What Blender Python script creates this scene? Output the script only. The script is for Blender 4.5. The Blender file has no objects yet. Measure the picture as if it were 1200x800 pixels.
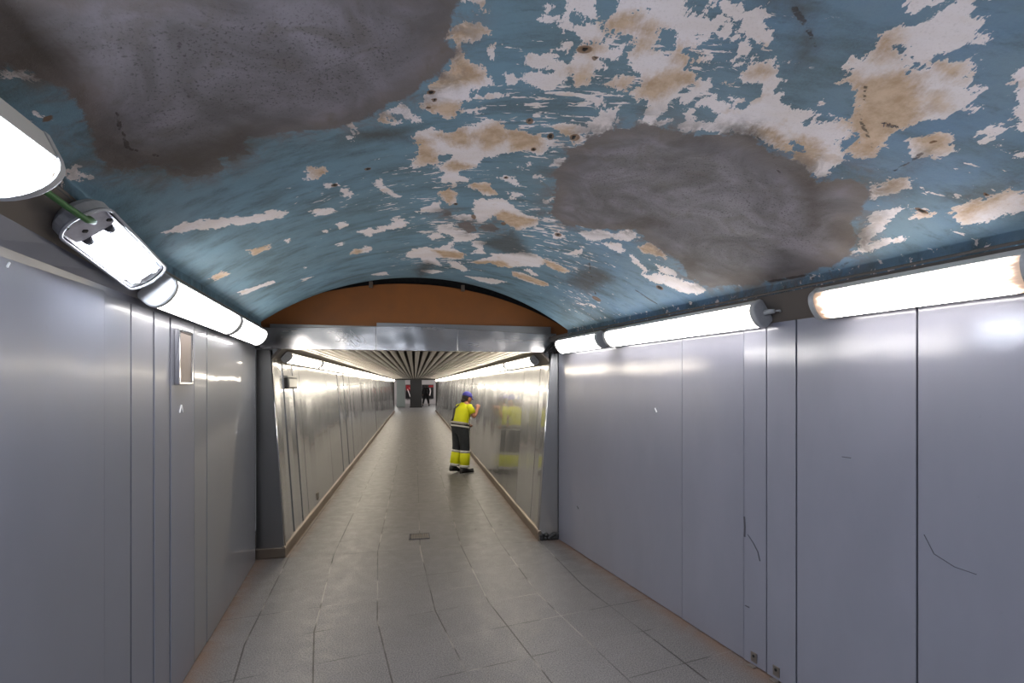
import bpy, bmesh, math, random
import numpy as np
from mathutils import Vector, Matrix
random.seed(7)
SC = bpy.context.scene
COL = SC.collection

EXPOSURE = 1.27
PEEL=[[[-0.135,1.233],[-0.11,1.244],[-0.093,1.26],[-0.081,1.279],[-0.061,1.286],[-0.06,1.269],[-0.069,1.26],[-0.06,1.219],[-0.132,1.212]],[[-0.199,1.36],[-0.183,1.345],[-0.157,1.307],[-0.128,1.317],[-0.109,1.319],[-0.078,1.338],[-0.067,1.355],[-0.09,1.383],[-0.123,1.391],[-0.142,1.392],[-0.156,1.408],[-0.167,1.389],[-0.186,1.372]],[[-0.152,1.412],[-0.139,1.436],[-0.112,1.474],[-0.088,1.508],[-0.076,1.543],[-0.061,1.562],[-0.064,1.583],[-0.093,1.599],[-0.129,1.624],[-0.153,1.671],[-0.178,1.683],[-0.196,1.734],[-0.211,1.783],[-0.241,1.772],[-0.261,1.74],[-0.302,1.714],[-0.316,1.674],[-0.298,1.657],[-0.269,1.642],[-0.291,1.618],[-0.281,1.591],[-0.317,1.564],[-0.256,1.559],[-0.223,1.525],[-0.203,1.494],[-0.174,1.451],[-0.158,1.422]],[[-0.081,1.442],[-0.057,1.397],[-0.042,1.398],[-0.063,1.432]],[[-0.066,1.44],[-0.049,1.449],[-0.059,1.463]],[[-0.024,1.542],[0.0,1.539],[0.019,1.557],[0.02,1.592],[-0.003,1.605],[-0.022,1.582]],[[-0.152,1.661],[-0.055,1.645],[-0.009,1.638],[-0.009,1.662],[-0.098,1.677],[-0.147,1.666]],[[-0.175,1.737],[-0.091,1.713],[-0.092,1.729],[-0.154,1.751]],[[-0.437,1.673],[-0.399,1.674],[-0.386,1.635],[-0.393,1.593],[-0.382,1.591],[-0.38,1.658],[-0.349,1.692],[-0.345,1.733],[-0.338,1.775],[-0.36,1.776],[-0.37,1.749],[-0.396,1.754],[-0.384,1.717],[-0.434,1.696]],[[-0.498,1.72],[-0.453,1.69],[-0.435,1.724],[-0.432,1.749],[-0.398,1.765],[-0.43,1.78],[-0.459,1.77]],[[-0.589,1.695],[-0.559,1.685],[-0.553,1.704],[-0.565,1.742],[-0.567,1.766],[-0.58,1.786],[-0.58,1.748],[-0.586,1.72]],[[-0.615,1.789],[-0.596,1.798],[-0.606,1.828],[-0.62,1.821]],[[-0.39,1.876],[-0.349,1.848],[-0.298,1.834],[-0.28,1.87],[-0.225,1.88],[-0.189,1.847],[-0.136,1.841],[-0.105,1.796],[-0.054,1.811],[-0.039,1.847],[0.0,1.873],[0.033,1.879],[0.057,1.891],[0.111,1.914],[0.143,1.931],[0.162,1.955],[0.201,1.964],[0.2,1.991],[0.148,2.004],[0.146,2.069],[0.117,2.072],[0.079,2.046],[0.036,2.048],[0.0,2.057],[-0.062,2.08],[-0.123,2.109],[-0.153,2.173],[-0.183,2.205],[-0.228,2.227],[-0.248,2.27],[-0.203,2.305],[-0.195,2.355],[-0.236,2.35],[-0.279,2.365],[-0.291,2.427],[-0.287,2.507],[-0.31,2.628],[-0.341,2.649],[-0.364,2.581],[-0.377,2.455],[-0.312,2.423],[-0.3,2.361],[-0.337,2.333],[-0.33,2.284],[-0.316,2.239],[-0.326,2.173],[-0.328,2.137],[-0.403,2.135],[-0.426,2.155],[-0.451,2.129],[-0.418,2.096],[-0.403,2.042],[-0.385,1.985],[-0.37,1.945],[-0.386,1.905]],[[-0.201,2.375],[-0.137,2.358],[-0.096,2.379],[-0.1,2.462],[-0.088,2.505],[-0.125,2.54],[-0.183,2.471],[-0.212,2.405]],[[-0.061,2.31],[-0.028,2.281],[0.0,2.298],[0.025,2.362],[0.055,2.408],[0.043,2.419],[0.0,2.374],[-0.041,2.348]],[[-0.353,2.86],[-0.281,2.792],[-0.214,2.82],[-0.227,2.738],[-0.197,2.66],[-0.209,2.635],[-0.167,2.563],[-0.104,2.574],[-0.037,2.591],[0.009,2.655],[0.048,2.744],[0.152,2.788],[0.152,2.878],[0.069,2.991],[0.027,3.034],[-0.021,2.947],[-0.061,2.872],[-0.115,2.826],[-0.138,2.899],[-0.199,2.965],[-0.217,2.863],[-0.256,2.908],[-0.318,2.908]],[[-0.459,2.989],[-0.38,2.95],[-0.356,2.968],[-0.36,3.05],[-0.312,3.101],[-0.276,3.132],[-0.223,3.16],[-0.216,3.227],[-0.312,3.333],[-0.383,3.34],[-0.454,3.529],[-0.508,3.598],[-0.516,3.442],[-0.465,3.423],[-0.394,3.283],[-0.411,3.189],[-0.461,3.148],[-0.477,3.073]],[[-0.536,2.713],[-0.501,2.653],[-0.454,2.653],[-0.425,2.593],[-0.381,2.603],[-0.402,2.749],[-0.468,2.735],[-0.519,2.749]],[[-0.915,2.883],[-0.844,2.865],[-0.824,2.921],[-0.798,2.862],[-0.755,2.892],[-0.707,2.865],[-0.672,2.763],[-0.635,2.815],[-0.625,2.906],[-0.663,2.961],[-0.718,2.971],[-0.781,2.952],[-0.808,3.015],[-0.856,2.978],[-0.895,3.056]],[[-1.113,3.321],[-1.058,3.243],[-1.01,3.271],[-0.967,3.207],[-0.957,3.35],[-1.02,3.403],[-1.1,3.37]],[[-0.571,3.205],[-0.512,3.122],[-0.444,3.187],[-0.477,3.26],[-0.534,3.293]],[[-0.798,3.618],[-0.721,3.493],[-0.621,3.45],[-0.569,3.504],[-0.486,3.444],[-0.433,3.506],[-0.352,3.624],[-0.365,3.761],[-0.47,3.808],[-0.531,3.766],[-0.598,3.767],[-0.569,4.031],[-0.605,4.035],[-0.648,3.953],[-0.707,3.893],[-0.709,3.755],[-0.802,3.727]],[[-0.532,3.867],[-0.423,3.872],[-0.362,4.101],[-0.417,4.151],[-0.499,4.044]],[[-0.797,4.185],[-0.682,4.157],[-0.578,4.202],[-0.708,4.315]],[[-0.285,3.367],[-0.245,3.304],[-0.181,3.307],[-0.21,3.407],[-0.202,3.58],[-0.299,3.611],[-0.259,3.498]],[[-0.339,3.847],[-0.216,3.71],[-0.147,3.619],[-0.144,3.558],[0.0,3.49],[0.078,3.412],[0.163,3.413],[0.226,3.456],[0.287,3.461],[0.37,3.494],[0.436,3.535],[0.395,3.609],[0.299,3.608],[0.237,3.535],[0.194,3.659],[0.111,3.704],[0.066,3.736],[0.0,3.802],[-0.088,3.86],[-0.167,3.796],[-0.273,3.868]],[[0.0,3.908],[0.068,3.877],[0.173,3.912],[0.298,3.931],[0.271,4.042],[0.165,4.067],[0.071,4.045],[0.0,4.017]],[[0.08,3.786],[0.132,3.746],[0.216,3.832],[0.171,3.873]],[[-0.432,4.294],[-0.247,4.244],[-0.037,4.208],[-0.179,4.401],[-0.287,4.403]],[[-1.217,4.131],[-1.072,4.106],[-1.075,4.263],[-1.17,4.227]],[[0.128,1.272],[0.141,1.228],[0.216,1.227],[0.229,1.285],[0.223,1.306],[0.189,1.295],[0.165,1.301],[0.133,1.298]],[[0.09,1.271],[0.123,1.263],[0.12,1.283],[0.095,1.286]],[[0.077,1.315],[0.092,1.3],[0.13,1.298],[0.116,1.316],[0.098,1.328]],[[0.135,1.344],[0.151,1.313],[0.183,1.331],[0.235,1.332],[0.247,1.357],[0.263,1.383],[0.246,1.394],[0.215,1.402],[0.188,1.386],[0.174,1.37],[0.149,1.36]],[[0.184,1.431],[0.218,1.402],[0.267,1.417],[0.294,1.425],[0.32,1.43],[0.308,1.457],[0.277,1.47],[0.292,1.508],[0.268,1.522],[0.254,1.564],[0.235,1.605],[0.213,1.611],[0.195,1.577],[0.182,1.543],[0.181,1.483]],[[0.265,1.406],[0.282,1.365],[0.304,1.357],[0.288,1.398],[0.271,1.423]],[[0.28,1.444],[0.314,1.403],[0.339,1.394],[0.333,1.429],[0.318,1.467],[0.299,1.476]],[[0.144,1.428],[0.155,1.397],[0.178,1.403],[0.169,1.432],[0.162,1.454]],[[0.034,1.488],[0.051,1.45],[0.09,1.466],[0.115,1.451],[0.148,1.477],[0.178,1.503],[0.18,1.569],[0.148,1.615],[0.116,1.639],[0.079,1.602],[0.048,1.593],[0.036,1.558],[0.062,1.529],[0.045,1.504]],[[0.251,1.32],[0.272,1.286],[0.266,1.225],[0.429,1.215],[0.46,1.254],[0.469,1.278],[0.497,1.269],[0.51,1.257],[0.517,1.275],[0.56,1.269],[0.563,1.303],[0.555,1.328],[0.542,1.336],[0.519,1.349],[0.527,1.37],[0.528,1.393],[0.506,1.4],[0.524,1.428],[0.536,1.462],[0.528,1.475],[0.567,1.494],[0.577,1.536],[0.557,1.578],[0.542,1.616],[0.526,1.657],[0.526,1.705],[0.524,1.716],[0.518,1.759],[0.567,1.72],[0.568,1.74],[0.53,1.799],[0.499,1.801],[0.496,1.791],[0.457,1.763],[0.47,1.718],[0.472,1.693],[0.459,1.657],[0.425,1.64],[0.4,1.621],[0.419,1.583],[0.417,1.545],[0.393,1.516],[0.373,1.491],[0.345,1.472],[0.335,1.44],[0.345,1.417],[0.35,1.386],[0.336,1.361],[0.314,1.369],[0.291,1.374],[0.278,1.349],[0.259,1.335]],[[0.289,1.591],[0.323,1.566],[0.354,1.545],[0.379,1.567],[0.383,1.61],[0.353,1.628],[0.311,1.648],[0.33,1.6]],[[0.242,1.655],[0.279,1.628],[0.323,1.665],[0.323,1.695],[0.295,1.724],[0.274,1.686]],[[0.277,1.807],[0.31,1.758],[0.354,1.715],[0.374,1.697],[0.381,1.757],[0.374,1.813],[0.377,1.859],[0.335,1.897],[0.305,1.86]],[[0.139,1.838],[0.177,1.824],[0.226,1.83],[0.27,1.848],[0.294,1.85],[0.277,1.895],[0.317,1.932],[0.286,1.951],[0.254,1.996],[0.233,1.946],[0.212,1.904],[0.175,1.877]],[[0.165,2.175],[0.185,2.101],[0.23,2.071],[0.242,2.145],[0.211,2.175]],[[0.068,2.146],[0.094,2.136],[0.096,2.176],[0.077,2.195]],[[0.027,2.191],[0.058,2.205],[0.063,2.23],[0.039,2.232]],[[0.108,2.277],[0.132,2.265],[0.163,2.304],[0.144,2.335]],[[-0.009,2.477],[0.057,2.479],[0.045,2.535],[-0.009,2.565]],[[0.167,2.552],[0.21,2.486],[0.241,2.488],[0.216,2.548],[0.173,2.583]],[[0.162,2.785],[0.22,2.775],[0.214,2.827],[0.184,2.827]],[[0.489,1.217],[0.531,1.238],[0.553,1.23],[0.598,1.242],[0.602,1.249],[0.639,1.236],[0.664,1.264],[0.679,1.283],[0.699,1.309],[0.712,1.345],[0.701,1.36],[0.664,1.33],[0.62,1.303],[0.604,1.282],[0.575,1.278],[0.552,1.262],[0.532,1.246]],[[0.568,1.342],[0.576,1.316],[0.591,1.299],[0.6,1.318],[0.592,1.344]],[[0.587,1.37],[0.623,1.323],[0.629,1.331],[0.603,1.367]],[[0.633,1.418],[0.648,1.388],[0.625,1.353],[0.657,1.354],[0.672,1.37],[0.669,1.39],[0.65,1.418]],[[0.653,1.442],[0.669,1.42],[0.685,1.387],[0.708,1.385],[0.694,1.405],[0.675,1.433]],[[0.534,1.455],[0.545,1.418],[0.583,1.407],[0.589,1.42],[0.574,1.459],[0.548,1.446],[0.544,1.468]],[[0.692,1.481],[0.698,1.438],[0.726,1.404],[0.747,1.379],[0.776,1.388],[0.78,1.418],[0.809,1.456],[0.816,1.507],[0.838,1.532],[0.887,1.556],[0.915,1.558],[0.94,1.545],[0.958,1.529],[0.961,1.501],[0.975,1.503],[0.979,1.542],[1.007,1.543],[1.041,1.553],[1.06,1.541],[1.114,1.567],[1.137,1.6],[1.129,1.608],[1.107,1.639],[1.124,1.668],[1.173,1.706],[1.181,1.776],[1.201,1.792],[1.177,1.813],[1.167,1.848],[1.152,1.84],[1.113,1.819],[1.062,1.809],[1.033,1.786],[1.031,1.76],[0.997,1.751],[0.961,1.769],[0.927,1.753],[0.859,1.721],[0.831,1.733],[0.782,1.726],[0.747,1.766],[0.697,1.757],[0.631,1.79],[0.616,1.747],[0.628,1.713],[0.603,1.685],[0.62,1.62],[0.653,1.555],[0.675,1.582],[0.699,1.597],[0.723,1.626],[0.76,1.614],[0.782,1.625],[0.782,1.584],[0.784,1.55],[0.784,1.517],[0.771,1.482],[0.745,1.493],[0.716,1.493]],[[0.559,1.586],[0.59,1.541],[0.576,1.52],[0.612,1.508],[0.642,1.529],[0.622,1.567],[0.597,1.612],[0.571,1.618]],[[0.692,1.569],[0.71,1.56],[0.751,1.565],[0.758,1.579],[0.746,1.596]],[[0.804,1.411],[0.801,1.389],[0.814,1.382],[0.82,1.397]],[[0.663,1.523],[0.668,1.502],[0.685,1.506],[0.681,1.527]],[[0.945,1.37],[0.944,1.339],[0.967,1.331],[0.955,1.299],[0.943,1.273],[0.955,1.24],[0.968,1.225],[1.003,1.205],[1.025,1.179],[1.028,1.159],[1.039,1.133],[1.033,1.11],[1.055,1.104],[1.088,1.136],[1.106,1.147],[1.112,1.14],[1.076,1.099],[1.098,1.093],[1.119,1.133],[1.139,1.156],[1.145,1.174],[1.174,1.202],[1.176,1.22],[1.16,1.234],[1.135,1.245],[1.11,1.276],[1.092,1.312],[1.087,1.345],[1.092,1.337],[1.106,1.307],[1.137,1.281],[1.176,1.253],[1.196,1.237],[1.21,1.254],[1.229,1.291],[1.252,1.315],[1.287,1.322],[1.292,1.352],[1.289,1.398],[1.287,1.417],[1.289,1.442],[1.263,1.455],[1.237,1.467],[1.233,1.493],[1.239,1.51],[1.211,1.554],[1.238,1.596],[1.227,1.649],[1.21,1.674],[1.187,1.683],[1.16,1.673],[1.16,1.644],[1.149,1.617],[1.119,1.586],[1.064,1.547],[1.068,1.509],[1.048,1.475],[1.023,1.44],[0.999,1.424],[0.955,1.425],[0.966,1.393],[0.968,1.383]],[[0.942,1.169],[0.934,1.134],[0.975,1.124],[1.005,1.139],[0.995,1.156],[0.978,1.172]],[[1.332,1.286],[1.311,1.26],[1.309,1.237],[1.347,1.222],[1.514,1.373],[1.469,1.4],[1.449,1.386],[1.441,1.362],[1.414,1.359],[1.394,1.326],[1.361,1.304]],[[1.306,1.39],[1.312,1.37],[1.324,1.378],[1.322,1.396]],[[1.306,1.603],[1.271,1.556],[1.276,1.523],[1.301,1.514],[1.308,1.474],[1.342,1.472],[1.371,1.495],[1.371,1.516],[1.399,1.52],[1.402,1.544],[1.386,1.563],[1.365,1.58],[1.343,1.576],[1.337,1.607]],[[1.421,1.47],[1.413,1.443],[1.394,1.443],[1.395,1.412],[1.438,1.418],[1.434,1.439],[1.456,1.441],[1.435,1.466]],[[1.457,1.468],[1.479,1.446],[1.494,1.461],[1.476,1.468]],[[1.517,1.47],[1.514,1.448],[1.555,1.433],[1.585,1.461],[1.538,1.473]],[[1.35,1.836],[1.334,1.801],[1.34,1.719],[1.362,1.698],[1.39,1.688],[1.404,1.684],[1.404,1.731],[1.392,1.786],[1.378,1.838]],[[1.301,1.768],[1.324,1.758],[1.326,1.778]],[[1.581,1.741],[1.567,1.715],[1.59,1.663],[1.606,1.606],[1.619,1.561],[1.64,1.568],[1.685,1.541],[1.735,1.587],[1.683,1.66],[1.675,1.727],[1.646,1.778],[1.607,1.763]],[[1.519,1.844],[1.5,1.801],[1.543,1.775],[1.563,1.798],[1.545,1.833]],[[1.483,2.077],[1.447,1.977],[1.415,1.887],[1.432,1.854],[1.469,1.799],[1.478,1.863],[1.485,1.914],[1.495,1.972],[1.519,2.076]],[[1.494,2.118],[1.508,2.036],[1.542,1.965],[1.575,1.892],[1.583,1.951],[1.559,2.032],[1.531,2.117],[1.498,2.177]],[[0.399,2.899],[0.504,2.774],[0.588,2.777],[0.649,2.666],[0.723,2.734],[0.705,2.795],[0.638,2.847],[0.586,2.838],[0.485,2.959],[0.429,2.932]],[[0.563,2.954],[0.599,2.901],[0.651,2.885],[0.694,2.961],[0.686,2.993],[0.617,2.989]],[[0.362,3.259],[0.451,3.119],[0.446,3.24]],[[0.724,2.973],[0.764,2.986],[0.862,3.053],[0.873,3.133],[0.929,3.043],[1.056,2.993],[1.098,2.964],[1.191,2.963],[1.169,3.055],[1.102,3.124],[1.037,3.145],[0.98,3.139],[0.917,3.19],[0.855,3.168],[0.846,3.096],[0.764,3.05]],[[0.828,2.936],[0.87,2.955],[0.978,2.949],[1.011,2.985],[0.944,3.025]],[[0.741,2.859],[0.775,2.748],[0.827,2.759],[0.932,2.855],[0.872,2.857],[0.792,2.897]],[[0.255,3.007],[0.286,2.949],[0.326,2.981],[0.297,3.066],[0.255,3.077]],[[0.529,4.111],[0.65,3.962],[0.699,3.964],[0.62,4.042]],[[-1.414,1.914],[-1.386,1.945],[-1.312,1.962],[-1.222,2.086],[-1.173,2.145],[-1.093,2.19],[-1.055,2.284],[-1.106,2.306],[-1.18,2.26],[-1.238,2.207],[-1.297,2.095],[-1.372,2.026],[-1.401,1.966]],[[-0.964,2.346],[-0.9,2.419],[-0.902,2.483],[-0.986,2.452]],[[-0.811,1.924],[-0.771,1.97],[-0.765,2.019],[-0.818,2.035],[-0.855,2.053],[-0.856,2.023]],[[-0.832,2.134],[-0.8,2.119],[-0.773,2.159],[-0.8,2.181]],[[-0.797,2.216],[-0.751,2.218],[-0.76,2.318],[-0.789,2.294]],[[-1.387,2.536],[-1.32,2.599],[-1.28,2.592],[-1.34,2.666],[-1.414,2.654]],[[-1.639,2.633],[-1.577,2.629],[-1.607,2.752],[-1.658,2.717]],[[-1.063,2.679],[-1.027,2.709],[-1.055,2.758]],[[-1.097,3.02],[-1.064,3.015],[-1.058,3.076],[-1.096,3.077]],[[-1.241,2.636],[-1.218,2.636],[-1.24,2.694]],[[-1.421,3.262],[-1.391,3.314],[-1.427,3.344]],[[-1.555,3.555],[-1.491,3.629],[-1.564,3.664]],[[-1.766,3.129],[-1.625,3.267],[-1.651,3.344],[-1.803,3.245]],[[-1.138,1.075],[-1.105,1.093],[-1.107,1.118],[-1.156,1.092]],[[-1.198,1.2],[-1.178,1.208],[-1.187,1.256],[-1.202,1.217]],[[-1.304,1.403],[-1.276,1.413],[-1.286,1.482],[-1.324,1.455]],[[-0.627,2.223],[-0.6,2.196],[-0.609,2.286],[-0.57,2.449],[-0.599,2.461],[-0.63,2.319]],[[-0.795,2.253],[-0.75,2.263],[-0.774,2.347],[-0.796,2.302]],[[-0.962,2.648],[-0.921,2.638],[-0.924,2.73],[-0.979,2.749]]]
HOLES=[[[-0.32,2.064],[-0.289,2.047],[-0.258,2.061],[-0.289,2.129],[-0.321,2.139]],[[0.075,1.525],[0.142,1.524],[0.142,1.545],[0.089,1.533]],[[0.416,1.413],[0.411,1.386],[0.406,1.332],[0.449,1.325],[0.462,1.357],[0.463,1.396],[0.465,1.424]],[[0.32,1.277],[0.337,1.273],[0.341,1.287],[0.323,1.289]],[[0.353,1.267],[0.367,1.268],[0.361,1.28]],[[0.987,1.572],[1.035,1.544],[1.03,1.521],[1.057,1.514],[1.052,1.557],[1.022,1.575]],[[0.622,1.68],[0.634,1.634],[0.663,1.621],[0.696,1.658],[0.71,1.692],[0.694,1.712],[0.651,1.726]],[[1.005,1.267],[1.009,1.257],[1.031,1.265],[1.033,1.278],[1.027,1.286]],[[1.055,1.312],[1.05,1.299],[1.066,1.294],[1.066,1.306]],[[0.984,1.7],[1.012,1.702],[1.054,1.732],[1.042,1.748],[1.009,1.734]],[[0.969,1.598],[0.991,1.597],[0.98,1.611]]]
TAN=[[[-0.199,1.36],[-0.183,1.345],[-0.157,1.307],[-0.109,1.319],[-0.067,1.355],[-0.134,1.379],[-0.156,1.408]],[[-0.1,1.259],[-0.061,1.286],[-0.059,1.246],[-0.088,1.244]],[[-0.152,1.412],[-0.082,1.542],[-0.125,1.578],[-0.195,1.582],[-0.261,1.59],[-0.317,1.564],[-0.223,1.525]],[[-0.316,1.674],[-0.237,1.679],[-0.179,1.693],[-0.211,1.783],[-0.261,1.74]],[[-0.498,1.72],[-0.453,1.69],[-0.438,1.747],[-0.462,1.769]],[[-0.29,1.888],[-0.19,1.859],[-0.143,1.93],[-0.187,2.003],[-0.253,1.964]],[[-0.385,1.898],[-0.331,1.913],[-0.327,2.063],[-0.33,2.128],[-0.403,2.118],[-0.403,2.042]],[[-0.304,2.151],[-0.251,2.127],[-0.174,2.188],[-0.228,2.227],[-0.282,2.218]],[[-0.377,2.455],[-0.301,2.372],[-0.287,2.507],[-0.341,2.649]],[[-0.039,1.853],[0.057,1.891],[0.126,1.926],[0.107,2.029],[0.0,2.042]],[[-0.169,1.921],[-0.055,1.823],[0.0,1.879],[-0.035,1.985],[-0.108,2.032]],[[-0.201,2.375],[-0.096,2.379],[-0.088,2.505],[-0.183,2.471]],[[-0.115,2.826],[-0.048,2.738],[0.02,2.788],[0.15,2.827],[0.027,3.019]],[[0.0,2.859],[0.07,2.827],[0.053,2.996]],[[-0.576,3.549],[-0.352,3.624],[-0.365,3.761],[-0.531,3.766]],[[-0.316,3.815],[-0.078,3.707],[0.0,3.802],[-0.116,3.877],[-0.256,3.93]],[[0.226,3.456],[0.436,3.535],[0.352,3.632],[0.238,3.551]],[[0.0,3.908],[0.298,3.931],[0.271,4.042],[0.0,4.017]],[[-1.113,3.321],[-1.05,3.253],[-1.023,3.313],[-1.079,3.397]],[[0.251,1.32],[0.29,1.294],[0.335,1.294],[0.338,1.339],[0.305,1.363],[0.282,1.365]],[[0.353,1.334],[0.379,1.32],[0.406,1.332],[0.402,1.364],[0.367,1.358]],[[0.465,1.403],[0.491,1.392],[0.52,1.405],[0.536,1.462],[0.521,1.476],[0.486,1.435]],[[0.43,1.543],[0.481,1.491],[0.564,1.487],[0.574,1.536],[0.526,1.555],[0.483,1.638],[0.431,1.63],[0.417,1.575]],[[0.347,1.376],[0.401,1.378],[0.413,1.42],[0.366,1.433]],[[0.187,1.535],[0.24,1.512],[0.254,1.564],[0.213,1.611]],[[0.184,1.431],[0.235,1.401],[0.264,1.427],[0.23,1.451]],[[0.3,1.59],[0.375,1.551],[0.383,1.61]],[[0.164,1.86],[0.229,1.853],[0.272,1.927],[0.251,1.977]],[[0.663,1.523],[0.668,1.502],[0.685,1.506],[0.681,1.527]],[[0.534,1.455],[0.545,1.418],[0.566,1.446],[0.548,1.446]],[[0.706,1.455],[0.746,1.409],[0.773,1.437],[0.74,1.472]],[[0.988,1.39],[1.013,1.391],[1.077,1.336],[1.126,1.331],[1.164,1.381],[1.225,1.447],[1.239,1.51],[1.211,1.554],[1.238,1.596],[1.227,1.649],[1.187,1.683],[1.149,1.617],[1.064,1.547],[1.048,1.475]],[[1.001,1.419],[0.955,1.425],[0.968,1.383],[1.019,1.396],[1.07,1.466],[1.128,1.56],[1.197,1.623],[1.193,1.679],[1.16,1.673],[1.114,1.567],[1.055,1.491]],[[1.137,1.29],[1.182,1.265],[1.22,1.313],[1.21,1.332],[1.167,1.315]],[[1.189,1.381],[1.218,1.362],[1.255,1.404],[1.228,1.427]],[[0.947,1.264],[0.977,1.236],[1.029,1.297],[1.011,1.318],[0.968,1.301]],[[1.06,1.562],[1.068,1.513],[1.114,1.567],[1.091,1.578]],[[1.277,1.531],[1.313,1.48],[1.347,1.489],[1.378,1.532],[1.358,1.571],[1.297,1.554]],[[1.359,1.8],[1.341,1.729],[1.377,1.698],[1.391,1.752]],[[1.581,1.741],[1.596,1.669],[1.622,1.564],[1.64,1.568],[1.631,1.681],[1.635,1.749]],[[1.505,1.808],[1.542,1.781],[1.555,1.799],[1.531,1.827]],[[-0.811,1.924],[-0.771,1.97],[-0.765,2.019],[-0.818,2.035]],[[-1.387,2.536],[-1.28,2.592],[-1.34,2.666],[-1.414,2.654]],[[-1.639,2.633],[-1.577,2.629],[-1.607,2.752],[-1.658,2.717]],[[0.741,2.859],[0.775,2.748],[0.827,2.759],[0.932,2.855],[0.872,2.857],[0.792,2.897]],[[0.744,2.868],[0.786,2.75],[0.921,2.854],[0.835,2.869]],[[0.927,1.753],[1.0,1.668],[1.092,1.696],[1.115,1.806],[1.048,1.8]],[[0.835,1.691],[0.896,1.666],[0.977,1.704],[0.973,1.752],[0.881,1.722]]]
CEM=[[[-1.011,0.91],[-1.156,1.04],[-1.127,1.065],[-1.094,1.108],[-1.091,1.149],[-1.108,1.218],[-1.141,1.282],[-1.186,1.359],[-1.232,1.45],[-1.234,1.538],[-1.2,1.564],[-1.162,1.543],[-1.165,1.611],[-1.16,1.665],[-1.12,1.717],[-1.046,1.755],[-1.004,1.684],[-0.994,1.709],[-0.961,1.676],[-0.94,1.708],[-0.884,1.621],[-0.767,1.672],[-0.635,1.715],[-0.512,1.709],[-0.374,1.633],[-0.278,1.577],[-0.227,1.511],[-0.178,1.439],[-0.164,1.386],[-0.192,1.364],[-0.163,1.319],[-0.133,1.262],[-0.117,1.203]],[[0.205,2.709],[0.215,2.434],[0.195,2.211],[0.225,2.125],[0.238,2.013],[0.302,1.903],[0.417,1.821],[0.498,1.764],[0.566,1.783],[0.635,1.8],[0.718,1.771],[0.824,1.73],[0.892,1.743],[0.958,1.781],[1.048,1.8],[1.108,1.821],[1.174,1.85],[1.214,1.811],[1.244,1.763],[1.34,1.808],[1.386,1.893],[1.398,1.982],[1.499,2.098],[1.513,2.2],[1.487,2.342],[1.438,2.47],[1.376,2.6],[1.307,2.746],[1.182,2.915],[1.065,2.945],[1.001,2.839],[0.917,2.811],[0.833,2.777],[0.748,2.736],[0.679,2.655],[0.581,2.747],[0.446,2.809],[0.298,2.815]],[[-0.402,2.779],[-0.367,2.741],[-0.333,2.774],[-0.349,2.83],[-0.394,2.825]],[[-0.346,2.969],[-0.284,2.924],[-0.23,2.968],[-0.269,3.049],[-0.332,3.034]],[[-0.31,3.084],[-0.239,3.015],[-0.218,3.093],[-0.278,3.15]],[[-0.2,2.98],[-0.13,2.941],[-0.075,3.019],[-0.11,3.104],[-0.185,3.088]]]
CEMHOLE=[[[-1.137,1.603],[-1.11,1.606],[-1.101,1.638],[-1.127,1.652],[-1.143,1.632]]]
DARK=[[[-1.013,0.958],[-0.994,1.006],[-0.992,1.061],[-0.975,1.101],[-1.031,1.158],[-1.094,1.108],[-1.123,1.062]],[[1.061,1.85],[1.18,1.834],[1.35,2.098],[1.301,2.107]],[[1.306,2.029],[1.423,1.993],[1.544,2.013],[1.494,2.118],[1.381,2.145]],[[0.957,2.713],[1.063,2.714],[1.085,2.86],[1.025,2.907]],[[0.573,2.663],[0.694,2.459],[0.813,2.492],[0.761,2.615]],[[1.145,2.763],[1.263,2.558],[1.373,2.553],[1.278,2.786]],[[0.63,1.191],[0.707,1.179],[0.751,1.216],[0.755,1.241],[0.723,1.234]],[[0.745,1.725],[0.835,1.691],[0.951,1.768],[0.92,1.767],[0.826,1.735]],[[-1.158,1.313],[-1.125,1.519],[-0.862,1.577],[-0.931,1.702],[-1.115,1.708],[-1.238,1.526]],[[1.362,1.735],[1.357,1.637],[1.341,1.568],[1.353,1.615],[1.362,1.698]],[[1.537,1.692],[1.589,1.639],[1.609,1.546],[1.579,1.627]],[[-0.237,3.357],[0.0,3.043],[0.152,3.454],[-0.062,3.502]],[[-0.834,4.146],[-0.677,3.841],[-0.632,3.981],[-0.847,4.49]],[[0.401,3.785],[0.527,3.321],[0.711,3.36],[0.606,3.819]],[[-0.565,1.78],[-0.416,1.816],[-0.404,1.907],[-0.55,1.833]],[[0.819,1.407],[0.77,1.265],[0.829,1.324],[0.842,1.384]]]
HOLEPTS=[[0.214,1.43,0.025,0.0181,1],[0.214,1.43,0.01,0.0091,2],[0.251,1.465,0.0071,0.0082,2],[-0.269,1.608,0.0122,0.011,2],[-0.265,1.653,0.0082,0.01,2],[-0.293,1.695,0.0061,0.0081,2],[-0.62,2.081,0.0117,0.0114,2],[0.067,1.818,0.015,0.023,1],[0.064,1.813,0.0081,0.012,2],[0.153,1.923,0.011,0.0221,2],[0.09,2.031,0.01,0.014,2],[0.25,1.918,0.0202,0.0282,1],[0.244,1.919,0.0102,0.0192,2],[0.285,2.99,0.0228,0.0321,1],[0.285,2.99,0.0112,0.0191,2],[1.326,1.525,0.0067,0.0057,2],[-0.791,2.156,0.0128,0.0139,2],[-0.029,2.309,0.0091,0.013,2],[-0.307,2.641,0.01,0.015,2],[1.592,1.626,0.0078,0.0057,2],[1.517,1.792,0.0213,0.0071,2],[-0.052,2.94,0.0163,0.028,1],[0.668,3.826,0.0364,0.0365,1],[0.979,3.208,0.0192,0.0199,2],[-1.183,1.233,0.0149,0.0085,1],[-0.226,2.849,0.015,0.0431,1]]
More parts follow.
